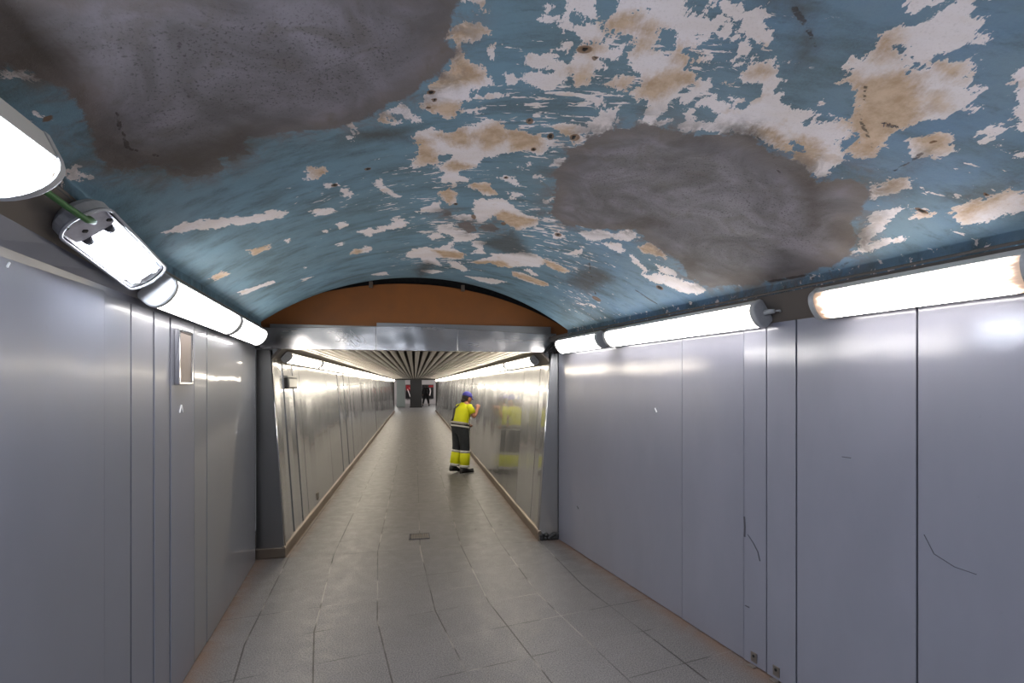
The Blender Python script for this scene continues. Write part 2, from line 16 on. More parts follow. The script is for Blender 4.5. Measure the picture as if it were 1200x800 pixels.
CRACKS=[[[[-1.07,1.313],[-1.106,1.367],[-1.149,1.448],[-1.142,1.488],[-1.126,1.539]],0.006],[[[0.995,1.394],[1.029,1.409],[1.068,1.467],[1.102,1.531],[1.159,1.58],[1.207,1.618]],0.004],[[[0.712,1.223],[0.77,1.265],[0.807,1.3],[0.833,1.323]],0.01],[[[1.376,2.6],[1.438,2.47],[1.494,2.352],[1.524,2.245],[1.534,2.175]],0.01],[[[0.864,1.719],[0.908,1.746],[0.963,1.79],[1.016,1.859],[1.049,1.888]],0.006],[[[1.328,1.68],[1.333,1.643],[1.337,1.607],[1.337,1.579]],0.008],[[[0.506,3.19],[0.559,3.446],[0.65,3.762]],0.008],[[[0.868,3.396],[0.964,3.416],[1.024,3.417]],0.01]]


# ------------------------------------------------------------------ layout (metres, camera over the origin)
def unit(x, y):
    a = np.array([x, y], float); return a / np.linalg.norm(a)
D = unit(-.197, .980);  N = np.array([D[1], -D[0]])      # tunnel: along / across (to the right)
D2 = unit(-.369, .929); N2 = np.array([D2[1], -D2[0]])   # right hall wall
D1 = unit(-.295, .9555); N1 = np.array([D1[1], -D1[0]])  # left hall wall
OL, OR = -.953, 2.372
PORTAL = 5.0; TEND = 30.8; VEND = 4.55
def P3(b, a, nn, dd, z): p = nn * a + dd * b; return Vector((p[0], p[1], z))
def T(s, n, z=0.): return P3(s, n, N, D, z)              # tunnel coordinates
def LW(t, off, z=0.): return P3(t, OL + off, N1, D1, z)   # left wall, off = into the hall
def RW(t, off, z=0.): return P3(t, OR - off, N2, D2, z)   # right wall, off = into the hall
def on_line(nn, dd, off, s): return np.linalg.solve(np.array([nn, D]), np.array([off, s]))

# ------------------------------------------------------------------ mesh helpers
class MB:
    def __init__(s): s.v = []; s.f = []; s.uv = None; s.sm = []
    def add(s, vs, fs, smooth=False):
        o = len(s.v); s.v += [tuple(v) for v in vs]; s.f += [tuple(i + o for i in f) for f in fs]; s.sm += [smooth] * len(fs); return s
    def hexa(s, p):  # 8 corners: bottom ring 0-3, top ring 4-7
        return s.add(p, [(3,2,1,0),(4,5,6,7),(0,1,5,4),(1,2,6,5),(2,3,7,6),(3,0,4,7)])
    def box(s, c, sx, sy, sz, ax=(1,0,0), ay=(0,1,0), az=(0,0,1)):
        c = Vector(c); X = Vector(ax)*sx/2; Y = Vector(ay)*sy/2; Z = Vector(az)*sz/2
        return s.hexa([c-X-Y-Z, c+X-Y-Z, c+X+Y-Z, c-X+Y-Z, c-X-Y+Z, c+X-Y+Z, c+X+Y+Z, c-X+Y+Z])
    def loft(s, rings, cap=True, smooth=True, close=True):
        n = len(rings[0]); vs = [p for r in rings for p in r]; fs = []
        for i in range(len(rings)-1):
            for j in range(n if close else n-1):
                k = (j+1) % n; fs.append((i*n+j, i*n+k, (i+1)*n+k, (i+1)*n+j))
        o = len(s.f); s.add(vs, fs, smooth)
        if cap:
            b = len(s.v) - len(vs)
            s.f.append(tuple(b+j for j in range(n))[::-1]); s.sm.append(False)
            s.f.append(tuple(b+(len(rings)-1)*n+j for j in range(n))); s.sm.append(False)
        return s
    def tube(s, pts, r, n=8, cap=True):
        pts = [Vector(p) for p in pts]; rings = []
        rr = r if isinstance(r, (list, tuple)) else [r]*len(pts)
        up = Vector((.13,.27,1)).normalized()
        for i, p in enumerate(pts):
            t = (pts[min(i+1, len(pts)-1)] - pts[max(i-1, 0)]).normalized()
            a = t.cross(up)
            if a.length < .05: a = t.cross(Vector((1,0,0)))
            a.normalize(); b = a.cross(t)
            rings.append([p + (a*math.cos(2*math.pi*k/n) + b*math.sin(2*math.pi*k/n))*rr[i] for k in range(n)])
        return s.loft(rings, cap)
    def ell(s, c, rx, ry, rz, ax=(1,0,0), ay=(0,1,0), az=(0,0,1), nu=16, nv=10, v0=-90, v1=90):
        c = Vector(c); ax, ay, az = Vector(ax), Vector(ay), Vector(az); rings = []
        for i in range(nv+1):
            t = math.radians(v0 + (v1-v0)*i/nv); q = max(math.cos(t), .003)
            rings.append([c + ax*rx*q*math.cos(2*math.pi*k/nu) + ay*ry*q*math.sin(2*math.pi*k/nu) + az*rz*math.sin(t) for k in range(nu)])
        return s.loft(rings)
    def mesh(s, name):
        me = bpy.data.meshes.new(name); me.from_pydata(s.v, [], s.f)
        me.polygons.foreach_set('use_smooth', s.sm)
        bm = bmesh.new(); bm.from_mesh(me); bmesh.ops.recalc_face_normals(bm, faces=bm.faces); bm.to_mesh(me); bm.free()
        return me
    def build(s, name, mat, parent=None, bevel=0, recalc=True):
        me = s.mesh(name); me.materials.append(mat)
        o = bpy.data.objects.new(name, me); COL.objects.link(o)
        if parent: o.parent = parent
        if bevel:
            m = o.modifiers.new('Bevel', 'BEVEL'); m.width = bevel; m.segments = 2; m.limit_method = 'ANGLE'
        return o
def tag(o, label=None, cat=None, group=None, kind=None):
    for k, v in (('label', label), ('category', cat), ('group', group), ('kind', kind)):
        if v: o[k] = v
    return o
def empty(name, loc, rot=None):
    o = bpy.data.objects.new(name, None); COL.objects.link(o); o.empty_display_size = .05
    o.matrix_world = Matrix.Translation(Vector(loc)) @ (rot.to_4x4() if rot else Matrix())
    return o
def frame(x, z):  # rotation whose local x and z point along the given directions
    x = Vector(x).normalized(); z = Vector(z); z = (z - x*z.dot(x)).normalized(); y = z.cross(x)
    return Matrix((x, y, z)).transposed()
def copy_tree(o, parent=None):
    c = o.copy(); COL.objects.link(c)
    if parent: c.parent = parent
    for ch in list(o.children): copy_tree(ch, c)
    return c
def v3(p, z=None): return Vector((p[0], p[1], z if z is not None else p[2]))
XY = lambda a: Vector((a[0], a[1], 0))

# ------------------------------------------------------------------ materials
class NT:
    def __init__(s, name):
        s.m = bpy.data.materials.new(name); s.m.use_nodes = True; s.t = s.m.node_tree; s.t.nodes.clear()
        s.out = s.t.nodes.new('ShaderNodeOutputMaterial')
    def n(s, typ, ins=None, **kw):
        nd = s.t.nodes.new('ShaderNode' + typ)
        for k, v in kw.items(): setattr(nd, k, v)
        for k, v in (ins or {}).items():
            sock = nd.inputs[k]
            if isinstance(v, bpy.types.NodeSocket): s.t.links.new(v, sock)
            elif isinstance(v, (tuple, list)) and sock.type == 'RGBA': sock.default_value = tuple(v) + (1,)*(4-len(v))
            else: sock.default_value = v
        return nd
    def math(s, op, a, b=0., c=0., clamp=False): return s.n('Math', {0: a, 1: b, 2: c}, operation=op, use_clamp=clamp).outputs[0]
    def mix(s, f, a, b): return s.n('Mix', {0: f, 6: a, 7: b}, data_type='RGBA').outputs[2]
    def ss(s, x, a, b, lo=0., hi=1.): return s.n('MapRange', {0: x, 1: a, 2: b, 3: lo, 4: hi}, interpolation_type='SMOOTHSTEP').outputs[0]
    def coord(s, kind='Object', scale=(1,1,1), rot=(0,0,0)):
        c = s.n('TexCoord').outputs[kind]
        return s.n('Mapping', {0: c, 2: rot, 3: scale}).outputs[0]
    def noise(s, vec, scale, detail=4., rough=.55, dist=0.): return s.n('TexNoise', {'Vector': vec, 'Scale': scale, 'Detail': detail, 'Roughness': rough, 'Distortion': dist}).outputs[0]
    def attr(s, name): return s.n('Attribute', attribute_name=name).outputs['Fac']
    def bump(s, h, strength, dist, nrm=None):
        d = {'Height': h, 'Strength': strength, 'Distance': dist}
        if nrm is not None: d['Normal'] = nrm
        return s.n('Bump', d).outputs[0]
    def bsdf(s, **k):
        names = {'base': 'Base Color', 'rough': 'Roughness', 'metal': 'Metallic', 'nrm': 'Normal', 'coat': 'Coat Weight', 'coatr': 'Coat Roughness', 'spec': 'Specular IOR Level',
                 'em': 'Emission Color', 'ems': 'Emission Strength', 'aniso': 'Anisotropic', 'coatn': 'Coat Normal', 'trans': 'Transmission Weight'}
        b = s.n('BsdfPrincipled', {names[a]: v for a, v in k.items()})
        s.t.links.new(b.outputs[0], s.out.inputs[0]); return s.m
def lin(r, g, b):
    f = lambda c: (c/255/12.92) if c/255 <= .04045 else ((c/255+.055)/1.055)**2.4
    return (f(r), f(g), f(b), 1)
def plain(name, c, rough=.5, metal=0., var=.12, scale=30.):
    k = NT(name); nz = k.noise(k.coord(), scale)
    a = tuple(x*(1-var) for x in c[:3]); b = tuple(min(1, x*(1+var)) for x in c[:3])
    return k.bsdf(base=k.mix(nz, a, b), rough=k.ss(nz, .2, .8, rough*.85, rough*1.15), metal=metal)

def mat_panel(name, c, rough, peel, wave, coat=.5, coatr=.08, spec=.4):
    k = NT(name); co = k.coord()
    n1 = k.noise(co, 1.3, 3); n2 = k.noise(k.coord(scale=(1,1,.4)), 3., 5, .6); n3 = k.noise(co, 190., 2); n4 = k.noise(co, 26., 5, .65)
    col = k.mix(k.ss(n2, .3, .75), tuple(x*.95 for x in c[:3]), tuple(x*1.04 for x in c[:3]))
    col = k.mix(k.ss(n4, .66, .78, 0, .22), col, lin(104,104,112))
    nb = k.bump(n1, wave, .05); nb = k.bump(n3, peel, .0012, nb)
    return k.bsdf(base=col, rough=k.ss(n2, .25, .8, rough*.92, rough*1.08), nrm=nb, coat=coat, coatr=k.ss(n4, .3, .8, coatr*.85, coatr*1.25), coatn=nb, spec=spec)
def mat_steel(name, c, rough, wave=.25, streak=(30,30,.6), metal=1., coat=0., sp=.2):
    k = NT(name); co = k.coord()
    st = k.noise(k.coord(scale=streak), 3., 4, .6); lo = k.noise(co, 1.6, 2); gr = k.noise(co, 7., 5, .65)
    col = k.mix(st, tuple(x*.96 for x in c[:3]), tuple(min(1, x*1.04) for x in c[:3]))
    col = k.mix(k.ss(gr, .58, .82, 0, sp), col, tuple(x*.55 for x in c[:3]))
    nb = k.bump(lo, wave, .06)
    return k.bsdf(base=col, metal=metal, rough=k.ss(st, .2, .8, rough*.94, rough*1.08), nrm=nb, coat=coat, coatr=.05, coatn=k.bump(lo, wave, .06))
def mat_lamp(name, c, strength, burn=0.):
    k = NT(name); g = k.n('SeparateXYZ', {0: k.n('TexCoord').outputs['Generated']}).outputs[0]
    nz = k.noise(k.coord(scale=(3,14,14)), 3., 3)
    e = k.math('ADD', k.math('MINIMUM', g, k.math('SUBTRACT', 1., g)), k.math('MULTIPLY', k.math('SUBTRACT', nz, .5), burn*.12 + .01))
    w = .015 + burn*.09
    lit = k.ss(e, .004, w)
    col = k.mix(lit, (.55,.30,.14,1) if burn else (.85,.7,.6,1), c)
    lo = .3 if burn else .35
    return k.bsdf(base=(.7,.68,.65,1), rough=.3, em=col, ems=k.math('MULTIPLY', k.math('ADD', lo/strength, k.math('MULTIPLY', k.math('POWER', lit, 2.), 1-lo/strength)), strength))

def mat_ceiling():
    k = NT('peeling_vault_paint'); co = k.coord()
    cr = k.coord(rot=(0,0,math.radians(-58)), scale=(1.,.33,1.))   # brush and scraper direction, across the vault
    cs = k.coord(rot=(0,0,math.radians(25)), scale=(.4,1.3,1.))
    a = k.noise(co, 11., 6, .66, .6); b = k.noise(cr, 40., 6, .70); c = k.noise(co, 75., 4, .6)
    rag = k.math('ADD', k.math('MULTIPLY', k.math('SUBTRACT', a, .5), .085), k.math('ADD', k.math('MULTIPLY', k.math('SUBTRACT', b, .5), .085), k.math('MULTIPLY', k.math('SUBTRACT', c, .5), .04)))
    peel = k.math('ADD', k.attr('peel'), rag)
    m1 = k.ss(peel, -.0012, .0012)
    fl = k.noise(cs, 26., 6, .62, .4); fd = k.attr('flake')
    thr = k.math('SUBTRACT', .80, k.math('MULTIPLY', fd, .245))
    m2 = k.ss(k.math('SUBTRACT', fl, thr), -.004, .004)
    # thin curved scraper strokes
    sc = k.noise(k.coord(rot=(0,0,math.radians(-20)), scale=(.22,2.2,1.)), 24., 3, .5)
    m4 = k.math('MULTIPLY', k.ss(k.math('SUBTRACT', sc, k.math('SUBTRACT', .86, k.math('MULTIPLY', fd, .20))), -.004, .004), k.ss(c, .42, .5))
    pm = k.math('MAXIMUM', k.math('MAXIMUM', m1, m2), m4)
    # colours
    lo = k.noise(co, 2.2, 4, .6); md = k.noise(cs, 6., 5, .6); hi = k.noise(co, 140., 3, .6)
    right = k.n('SeparateXYZ', {0: co}).outputs[0]
    blue = k.mix(k.ss(lo, .35, .65), lin(114,138,154), lin(104,134,164))
    blue = k.mix(k.ss(right, -.1, 1.0), k.mix(k.ss(lo, .35, .65), lin(112,138,151), lin(116,147,165)), blue)
    blue = k.mix(k.ss(md, .44, .70, 0, .75), blue, lin(92,104,106))
    blue = k.mix(k.ss(k.noise(cs, 17., 5, .65), .5, .75, 0, .6), blue, lin(78,90,94))
    blue = k.mix(k.ss(hi, .25, .75, 0, .22), blue, lin(120,158,172))
    white = k.mix(k.ss(md, .3, .7), lin(242,234,235), lin(232,221,216))
    white = k.mix(k.ss(hi, .5, .8, 0, .3), white, lin(170,158,150))
    tanc = k.mix(k.ss(k.noise(co, 19., 5, .65), .3, .7), lin(216,190,162), lin(188,156,124))
    tm = k.ss(k.math('ADD', k.attr('tan'), k.math('MULTIPLY', rag, .9)), -.035, .03)
    tm = k.math('MAXIMUM', tm, k.ss(k.noise(co, 8., 4, .6), .58, .70, 0, .45))
    white = k.mix(tm, white, tanc)
    paint = k.mix(pm, blue, white)
    # cement repairs
    cem = k.math('ADD', k.attr('cem'), k.math('ADD', k.math('MULTIPLY', k.math('SUBTRACT', a, .5), .10), k.math('MULTIPLY', k.math('SUBTRACT', b, .5), .05)))
    cm = k.ss(cem, -.006, .010)
    swirl = k.noise(co, 3.4, 5, .55, 1.4)
    cc = k.mix(k.ss(swirl, .3, .72), lin(100,96,96), lin(136,131,137))
    cc = k.mix(k.ss(k.noise(co, 7.5, 4, .6, 1.), .5, .72, 0, .6), cc, lin(104,97,92))
    pit = k.ss(k.noise(co, 125., 3, .7), .54, .66)
    cc = k.mix(k.math('MULTIPLY', pit, k.ss(k.attr('cem'), .03, .2, 0, .75)), cc, lin(64,60,60))
    rim = k.math('MULTIPLY', k.ss(cem, .11, .015), k.ss(swirl, .3, .65, .15, .7))
    cc = k.mix(rim, cc, lin(110,98,88))
    smear = k.math('MULTIPLY', k.ss(k.attr('cem'), -.14, .0), k.ss(a, .38, .62, .05, .75))
    paint = k.mix(smear, paint, lin(116,108,104))
    col = k.mix(cm, paint, cc)
    dk = k.math('MULTIPLY', k.ss(k.math('ADD', k.attr('dark'), k.math('MULTIPLY', rag, .8)), -.06, .06), .72)
    col = k.mix(dk, col, lin(76,68,60))
    h = k.attr('hole')
    col = k.mix(k.ss(k.math('ADD', h, k.math('MULTIPLY', rag, .12)), .30, .5, 0, .85), col, lin(120,86,56))
    col = k.mix(k.ss(k.math('ADD', h, k.math('MULTIPLY', rag, .12)), .70, .82), col, lin(22,18,16))
    cra = k.math('MULTIPLY', k.ss(k.math('ADD', k.attr('crack'), k.math('MULTIPLY', rag, .16)), .0005, .0035), k.ss(a, .42, .52))
    col = k.mix(k.math('MULTIPLY', cra, .75), col, lin(60,52,46))
    ht = k.math('ADD', k.math('MULTIPLY', k.math('SUBTRACT', 1., pm), k.math('SUBTRACT', 1., cm)), k.math('MULTIPLY', cm, 1.6))
    ht = k.math('SUBTRACT', ht, k.math('MULTIPLY', k.ss(h, .6, .9), 8.)); ht = k.math('SUBTRACT', ht, k.math('MULTIPLY', cra, 2.))
    nb = k.bump(ht, .7, .0016); nb = k.bump(k.math('ADD', lo, k.math('MULTIPLY', swirl, .5)), .25, .05, nb)
    nb = k.bump(k.math('ADD', hi, k.math('MULTIPLY', pit, -1.)), .25, .003, nb)
    return k.bsdf(base=col, rough=k.ss(md, .3, .8, .55, .8), nrm=nb, spec=.3)

def mat_floor():
    k = NT('grey_floor_tiles'); uv = k.n('UVMap').outputs[0]; s = k.n('SeparateXYZ', {0: uv}); co = k.coord()
    def edge(x, w):
        f = k.math('FRACT', x); return k.math('MINIMUM', f, k.math('SUBTRACT', 1., f))
    eu = edge(s.outputs[0], 0); ev = edge(s.outputs[1], 0)
    big = k.noise(co, 2.4, 4); med = k.noise(co, 9., 5, .65); fine = k.noise(co, 130., 3, .75); v2 = k.noise(co, 1.1, 2)
    gu = k.math('MULTIPLY', k.ss(eu, .015, .007), k.ss(v2, .30, .52, .25, 1.)); gv = k.math('MULTIPLY', k.ss(ev, .015, .007), k.ss(big, .42, .58, .08, .8))
    g = k.math('MAXIMUM', gu, gv)
    cell = k.n('CombineXYZ', {0: k.math('FLOOR', s.outputs[0]), 1: k.math('FLOOR', s.outputs[1])}).outputs[0]
    wn = k.n('TexWhiteNoise', {0: cell}, noise_dimensions='3D').outputs['Value']
    col = k.mix(wn, lin(70,66,68), lin(80,76,77))
    col = k.mix(k.ss(big, .35, .7, 0, .8), col, lin(62,59,61))
    col = k.mix(k.ss(med, .5, .8, 0, .6), col, lin(94,89,90))
    col = k.mix(k.ss(fine, .3, .7), k.mix(.42, col, (.02,.02,.02,1)), k.mix(.20, col, (.8,.78,.76,1)))
    col = k.mix(k.ss(k.noise(co, 3.7, 5, .7), .62, .74, 0, .5), col, lin(66,62,61))
    rust = k.math('MULTIPLY', k.attr('edge'), k.ss(med, .3, .6, .35, .9))
    col = k.mix(rust, col, lin(110,84,66))
    spot = k.ss(k.noise(co, 5.5, 2, .4), .765, .785); col = k.mix(k.math('MULTIPLY', spot, .7), col, lin(52,50,50))
    gc = k.mix(k.ss(k.noise(co, 1.7, 2), .50, .58), lin(44,41,40), lin(132,127,122))
    col = k.mix(g, col, gc)
    nb = k.bump(k.math('SUBTRACT', 1., g), .35, .0015); nb = k.bump(fine, .12, .0012, nb); nb = k.bump(big, .08, .03, nb)
    return k.bsdf(base=col, rough=k.ss(med, .2, .8, .36, .56), nrm=nb, spec=.5)

M = {}
M['ceil'] = mat_ceiling(); M['floor'] = mat_floor()
M['lpanel'] = mat_panel('left_grey_laminate', lin(113,115,127), .42, .04, .14, .30, .17)
M['lpanel_gloss'] = mat_panel('left_glossy_laminate', lin(112,114,122), .35, .03, .10, .7, .06)
M['rpanel'] = mat_panel('right_lilac_enamel', lin(135,135,147), .42, .16, .10, .9, .045)
M['steel'] = mat_steel('brushed_tunnel_steel', (.42,.43,.445), .25, .10, (22,22,.5), .9, .5, .05)
M['steel_head'] = mat_steel('header_steel', (.44,.43,.43), .26, .8, (.5,.5,5.))
M['steel_dark'] = mat_steel('pilaster_steel', (.30,.30,.30), .32, .2)
M['steel_trim'] = mat_steel('skirting_steel', (.27,.225,.185), .42, .5, (3,3,3))
M['strip'] = mat_steel('brown_grey_strip', (.20,.175,.155), .42, .15, (4,4,4), .55)
M['chrome'] = plain('chrome', (.75,.75,.76), .12, 1.)
M['backing'] = plain('dark_backing', (.012,.012,.014), .8)
M['black'] = plain('black_plastic', (.012,.012,.013), .45)
M['brown'] = plain('brown_board', lin(128,76,28), .6, 0, .3, 4.)
M['slat'] = mat_steel('ceiling_slat', (.50,.47,.44), .30, .06, (3,3,.3), .85)
M['housing'] = plain('pale_fixture_plastic', lin(205,203,198), .4, 0, .06)
M['cap'] = plain('grey_fixture_cap', lin(176,177,178), .45, 0, .15, 60.)
M['gear'] = plain('grey_gear_plate', lin(178,176,184), .5, 0, .35, 40.)
M['tray'] = plain('white_tray', lin(232,232,236), .3, 0, .03)
M['clear'] = plain('rim_gasket', lin(170,172,176), .2, 0, .2)
M['green'] = plain('green_cable', lin(70,112,62), .5)
M['mesh'] = plain('grey_brown_grille', lin(122,110,104), .45, .2, .2, 60.)
M['lamp_cool'] = mat_lamp('cool_tube_light', (.80,.87,1.,1), 18.)
M['lamp_neutral'] = mat_lamp('neutral_tube_light', (1.,.965,.93,1), 9.)
M['lamp_warm'] = mat_lamp('warm_tube_light', (1.,.89,.72,1), 9.)
M['lamp_burnt'] = mat_lamp('burnt_tube_light', (1.,.95,.90,1), 9., 1.)
M['scuff'] = plain('dark_scuff', lin(70,70,78), .6)
M['chip'] = plain('white_chip', lin(235,235,238), .5)

# ------------------------------------------------------------------ camera, world, view
cam = bpy.data.cameras.new('camera'); co = bpy.data.objects.new('camera', cam); COL.objects.link(co)
cam.sensor_width = 36; cam.lens = 567/1200*36; cam.shift_y = 51/1200; cam.clip_start = .05; cam.clip_end = 200
co.location = (0, 0, 1.65); co.rotation_euler = (math.pi/2, 0, 0); SC.camera = co
W = bpy.data.worlds.new('world'); SC.world = W; W.use_nodes = True
W.node_tree.nodes['Background'].inputs[0].default_value = (.9, .93, 1, 1); W.node_tree.nodes['Background'].inputs[1].default_value = .03
SC.view_settings.view_transform = 'Standard'; SC.view_settings.look = 'None'; SC.view_settings.gamma = 1; SC.view_settings.exposure = EXPOSURE
try: SC.view_settings.use_curve_mapping = False
except Exception: pass
SC.cycles.use_denoising = True; SC.cycles.max_bounces = 10; SC.cycles.diffuse_bounces = 6; SC.cycles.glossy_bounces = 6
SC.cycles.sample_clamp_indirect = 6.; SC.cycles.caustics_reflective = False; SC.cycles.caustics_refractive = False

# ------------------------------------------------------------------ floor
def floor_zones():
    V = []; F = []; UV = []; ED = []
    def zone(fn, uvf, nu, nv, edf):
        o = len(V)
        for j in range(nv+1):
            for i in range(nu+1):
                a, b = i/nu, j/nv; p = fn(a, b); V.append((p[0], p[1], 0.)); UV.append(uvf(a, b)); ED.append(edf(p))
        for j in range(nv):
            for i in range(nu):
                q = o + j*(nu+1) + i; F.append((q, q+1, q+nu+2, q+nu+1))
    def edge_hall(p):
        dl = (N1 @ p) - OL; dr = OR - (N2 @ p); d = max(0, min(dl, dr)); return max(0., 1 - d/.22) ** 2
    def edge_tun(p):
        d = max(0, min((N @ p) + 1.215, 1.283 - (N @ p))); return max(0., 1 - d/.16) ** 2
    Bp = lambda u: N2*(.374+.41*u) + D2*3.49
    Ap = lambda u: N*(-.36+.413*u) + D*4.96
    u0, u1 = -3.4, 5.3
    # hall, near zone
    zone(lambda a, b: N2*(.374+.41*(-6+12*a)) + D2*(-4.2 + (3.49+4.2)*b), lambda a, b: (-6+12*a, (-4.2+7.69*b-3.49)/.40), 60, 60, edge_hall)
    # wedge between the hall and the tunnel
    zone(lambda a, b: (1-b)*Bp(u0+(u1-u0)*a) + b*Ap(u0+(u1-u0)*a), lambda a, b: (u0+(u1-u0)*a, 4*b), 60, 40, edge_hall)
    # tunnel and the passage beyond it
    zone(lambda a, b: Ap(-3.4+8.7*a) + D*(TEND-4.96)*b, lambda a, b: (-3.4+8.7*a, 4+(TEND-4.96)*b/.40), 60, 120, edge_tun)
    zone(lambda a, b: N*(-6+12*a) + D*(TEND+13*b), lambda a, b: (a*20, b*22), 4, 4, lambda p: 0.)
    me = bpy.data.meshes.new('floor'); me.from_pydata(V, [], F)
    uvl = me.uv_layers.new(name='UVMap')
    for l in me.loops: uvl.data[l.index].uv = UV[l.vertex_index]
    at = me.attributes.new('edge', 'FLOAT', 'POINT'); at.data.foreach_set('value', ED)
    me.materials.append(M['floor']); o = bpy.data.objects.new('floor', me); COL.objects.link(o); tag(o, kind='structure')
floor_zones()

# ------------------------------------------------------------------ vault
def build_vault():
    L0 = on_line(N1, D1, OL+.11, VEND); R0 = on_line(N2, D2, OR-.11, VEND)
    L1 = N1*(OL+.11)+D1*-3.2; R1 = N2*(OR-.11)+D2*-2.6
    APEX, ZR, ZL, A = 2.64, 2.19, 2.20, 1.5
    nu, nv = 320, 480
    u = np.linspace(-1, 1, nu+1); v = np.concatenate([np.linspace(0, .62, nv-40), np.linspace(.62, 1, 42)[1:]])
    nv = len(v)-1
    U, Vv = np.meshgrid(u, v); Lp = L0 + (L1-L0)*Vv[..., None]; Rp = R0 + (R1-R0)*Vv[..., None]
    w = ((U+1)/2)[..., None]; XYp = Lp + (Rp-Lp)*w
    zl = ZL + .11*np.clip((2.4 - Lp @ D1)/1.1, 0, 1.25); w = w[..., 0]
    rise = .44; R = (A*A+rise*rise)/(2*rise)
    Z = zl*(1-w) + ZR*w + (APEX - .5*(zl+ZR))*(np.sqrt(R*R-(A*U)**2)-(R-rise))/rise
    # short upright lip along both edges
    P = np.concatenate([XYp, Z[..., None]], -1)
    lipL = P[:, :1].copy(); lipL[..., 2] -= .05; lipR = P[:, -1:].copy(); lipR[..., 2] -= .055
    P = np.concatenate([lipL, P, lipR], 1); cols = P.shape[1]
    pts = P.reshape(-1, 3); q = pts[:, :2]
    def sdf(poly):
        a = np.array(poly); b = np.roll(a, -1, 0); lo = a.min(0)-.32; hi = a.max(0)+.32
        idx = np.where(np.all((q > lo) & (q < hi), 1))[0]; p = q[idx]
        dm = np.full(len(p), 9.); ins = np.zeros(len(p), bool)
        for s, e in zip(a, b):
            d = e-s; t = np.clip(((p-s) @ d)/max(d @ d, 1e-9), 0, 1); dm = np.minimum(dm, np.hypot(*(p-s-t[:, None]*d).T))
            if abs(e[1]-s[1]) > 1e-9: ins ^= ((s[1] > p[:, 1]) != (e[1] > p[:, 1])) & (p[:, 0] < d[0]*(p[:, 1]-s[1])/d[1]+s[0])
        return idx, np.where(ins, dm, -dm)
    def field(polys, holes=()):
        f = np.full(len(q), -.3)
        for P_ in polys:
            i, s = sdf(P_); f[i] = np.maximum(f[i], s)
        for P_ in holes:
            i, s = sdf(P_); f[i] = np.minimum(f[i], -s)
        return np.clip(f, -.3, .3)
    def lines(L_):
        f = np.full(len(q), -.3)
        for P_, wd in L_:
            for s, e in zip(np.array(P_[:-1]), np.array(P_[1:])):
                d = e-s; t = np.clip(((q-s) @ d)/max(d @ d, 1e-9), 0, 1); f = np.maximum(f, wd*.5+.003-np.hypot(*(q-s-t[:, None]*d).T))
        return f
    hole = np.zeros(len(q))
    for x, y, rx, ry, lv in HOLEPTS:
        r = np.hypot((q[:, 0]-x)/max(rx, .006), (q[:, 1]-y)/max(ry, .006)); hole = np.maximum(hole, (.62 if lv == 1 else 1.)*np.clip(1.6-r, 0, 1))
    # where loose flakes are common: around the scraped middle of the vault, along the right lip, further along
    fl = np.zeros(len(q))
    for x, y, r, a in FLAKES: fl = np.maximum(fl, a*np.exp(-((q[:, 0]-x)**2+(q[:, 1]-y)**2)/(r*r)))
    li = np.zeros(P.shape[:2]); li[:, -3:] = .75; li[:, :2] = .3; fl = np.maximum(fl, li.ravel())
    rows = P.shape[0]; F = []
    base = (np.arange(rows-1)[:, None]*cols + np.arange(cols-1)[None, :]).ravel()
    F = np.stack([base, base+cols, base+cols+1, base+1], 1)
    # upper skin so that the vault has a thickness
    top = pts + np.array([0, 0, .07]); n0 = len(pts)
    ring = list(range(0, cols))
    edge = [(i, i+1, i+1+n0, i+n0) for i in ring[:-1]] + [((rows-1)*cols+i, (rows-1)*cols+i+n0, (rows-1)*cols+i+1+n0, (rows-1)*cols+i+1) for i in range(cols-1)]
    edge += [(j*cols, j*cols+n0, (j+1)*cols+n0, (j+1)*cols) for j in range(rows-1)] + [(j*cols+cols-1, (j+1)*cols+cols-1, (j+1)*cols+cols-1+n0, j*cols+cols-1+n0) for j in range(rows-1)]
    me = bpy.data.meshes.new('ceiling')
    me.from_pydata(np.concatenate([pts, top]).tolist(), [], F.tolist() + (F[:, ::-1]+n0).tolist() + edge)
    me.polygons.foreach_set('use_smooth', [True]*len(F)*2+[False]*len(edge))
    for name, vals in (('peel', field(PEEL, HOLES)), ('tan', field(TAN)), ('cem', field(CEM, CEMHOLE)), ('dark', field(DARK)), ('hole', hole), ('flake', fl), ('crack', lines(CRACKS))):
        at = me.attributes.new(name, 'FLOAT', 'POINT'); at.data.foreach_set('value', np.concatenate([vals, vals]).astype(np.float32))
    me.materials.append(M['ceil']); o = bpy.data.objects.new('ceiling', me); COL.objects.link(o); tag(o, kind='structure')
    pw = MB()   # pencilled scribble on the bare plaster
    for st in [[(1.161, 1.52, 2.4715), (1.171, 1.513, 2.4692)], [(1.165, 1.514, 2.4709), (1.175, 1.53, 2.4659)], [(1.182, 1.526, 2.4641), (1.177, 1.516, 2.4669), (1.182, 1.518, 2.4651), (1.187, 1.526, 2.4625)], [(1.18, 1.511, 2.4666), (1.191, 1.524, 2.4615)], [(1.19, 1.516, 2.4628), (1.194, 1.523, 2.4606), (1.198, 1.522, 2.4595), (1.194, 1.514, 2.4617)], [(1.2, 1.519, 2.4592), (1.197, 1.514, 2.4608), (1.2, 1.513, 2.4599), (1.204, 1.519, 2.4579)], [(1.208, 1.52, 2.4565), (1.204, 1.513, 2.4586), (1.206, 1.513, 2.458), (1.211, 1.517, 2.4559)]]:
        pw.tube(st, .0011, 5)
    pw.build('pencil_scribble', M['scuff'], o)
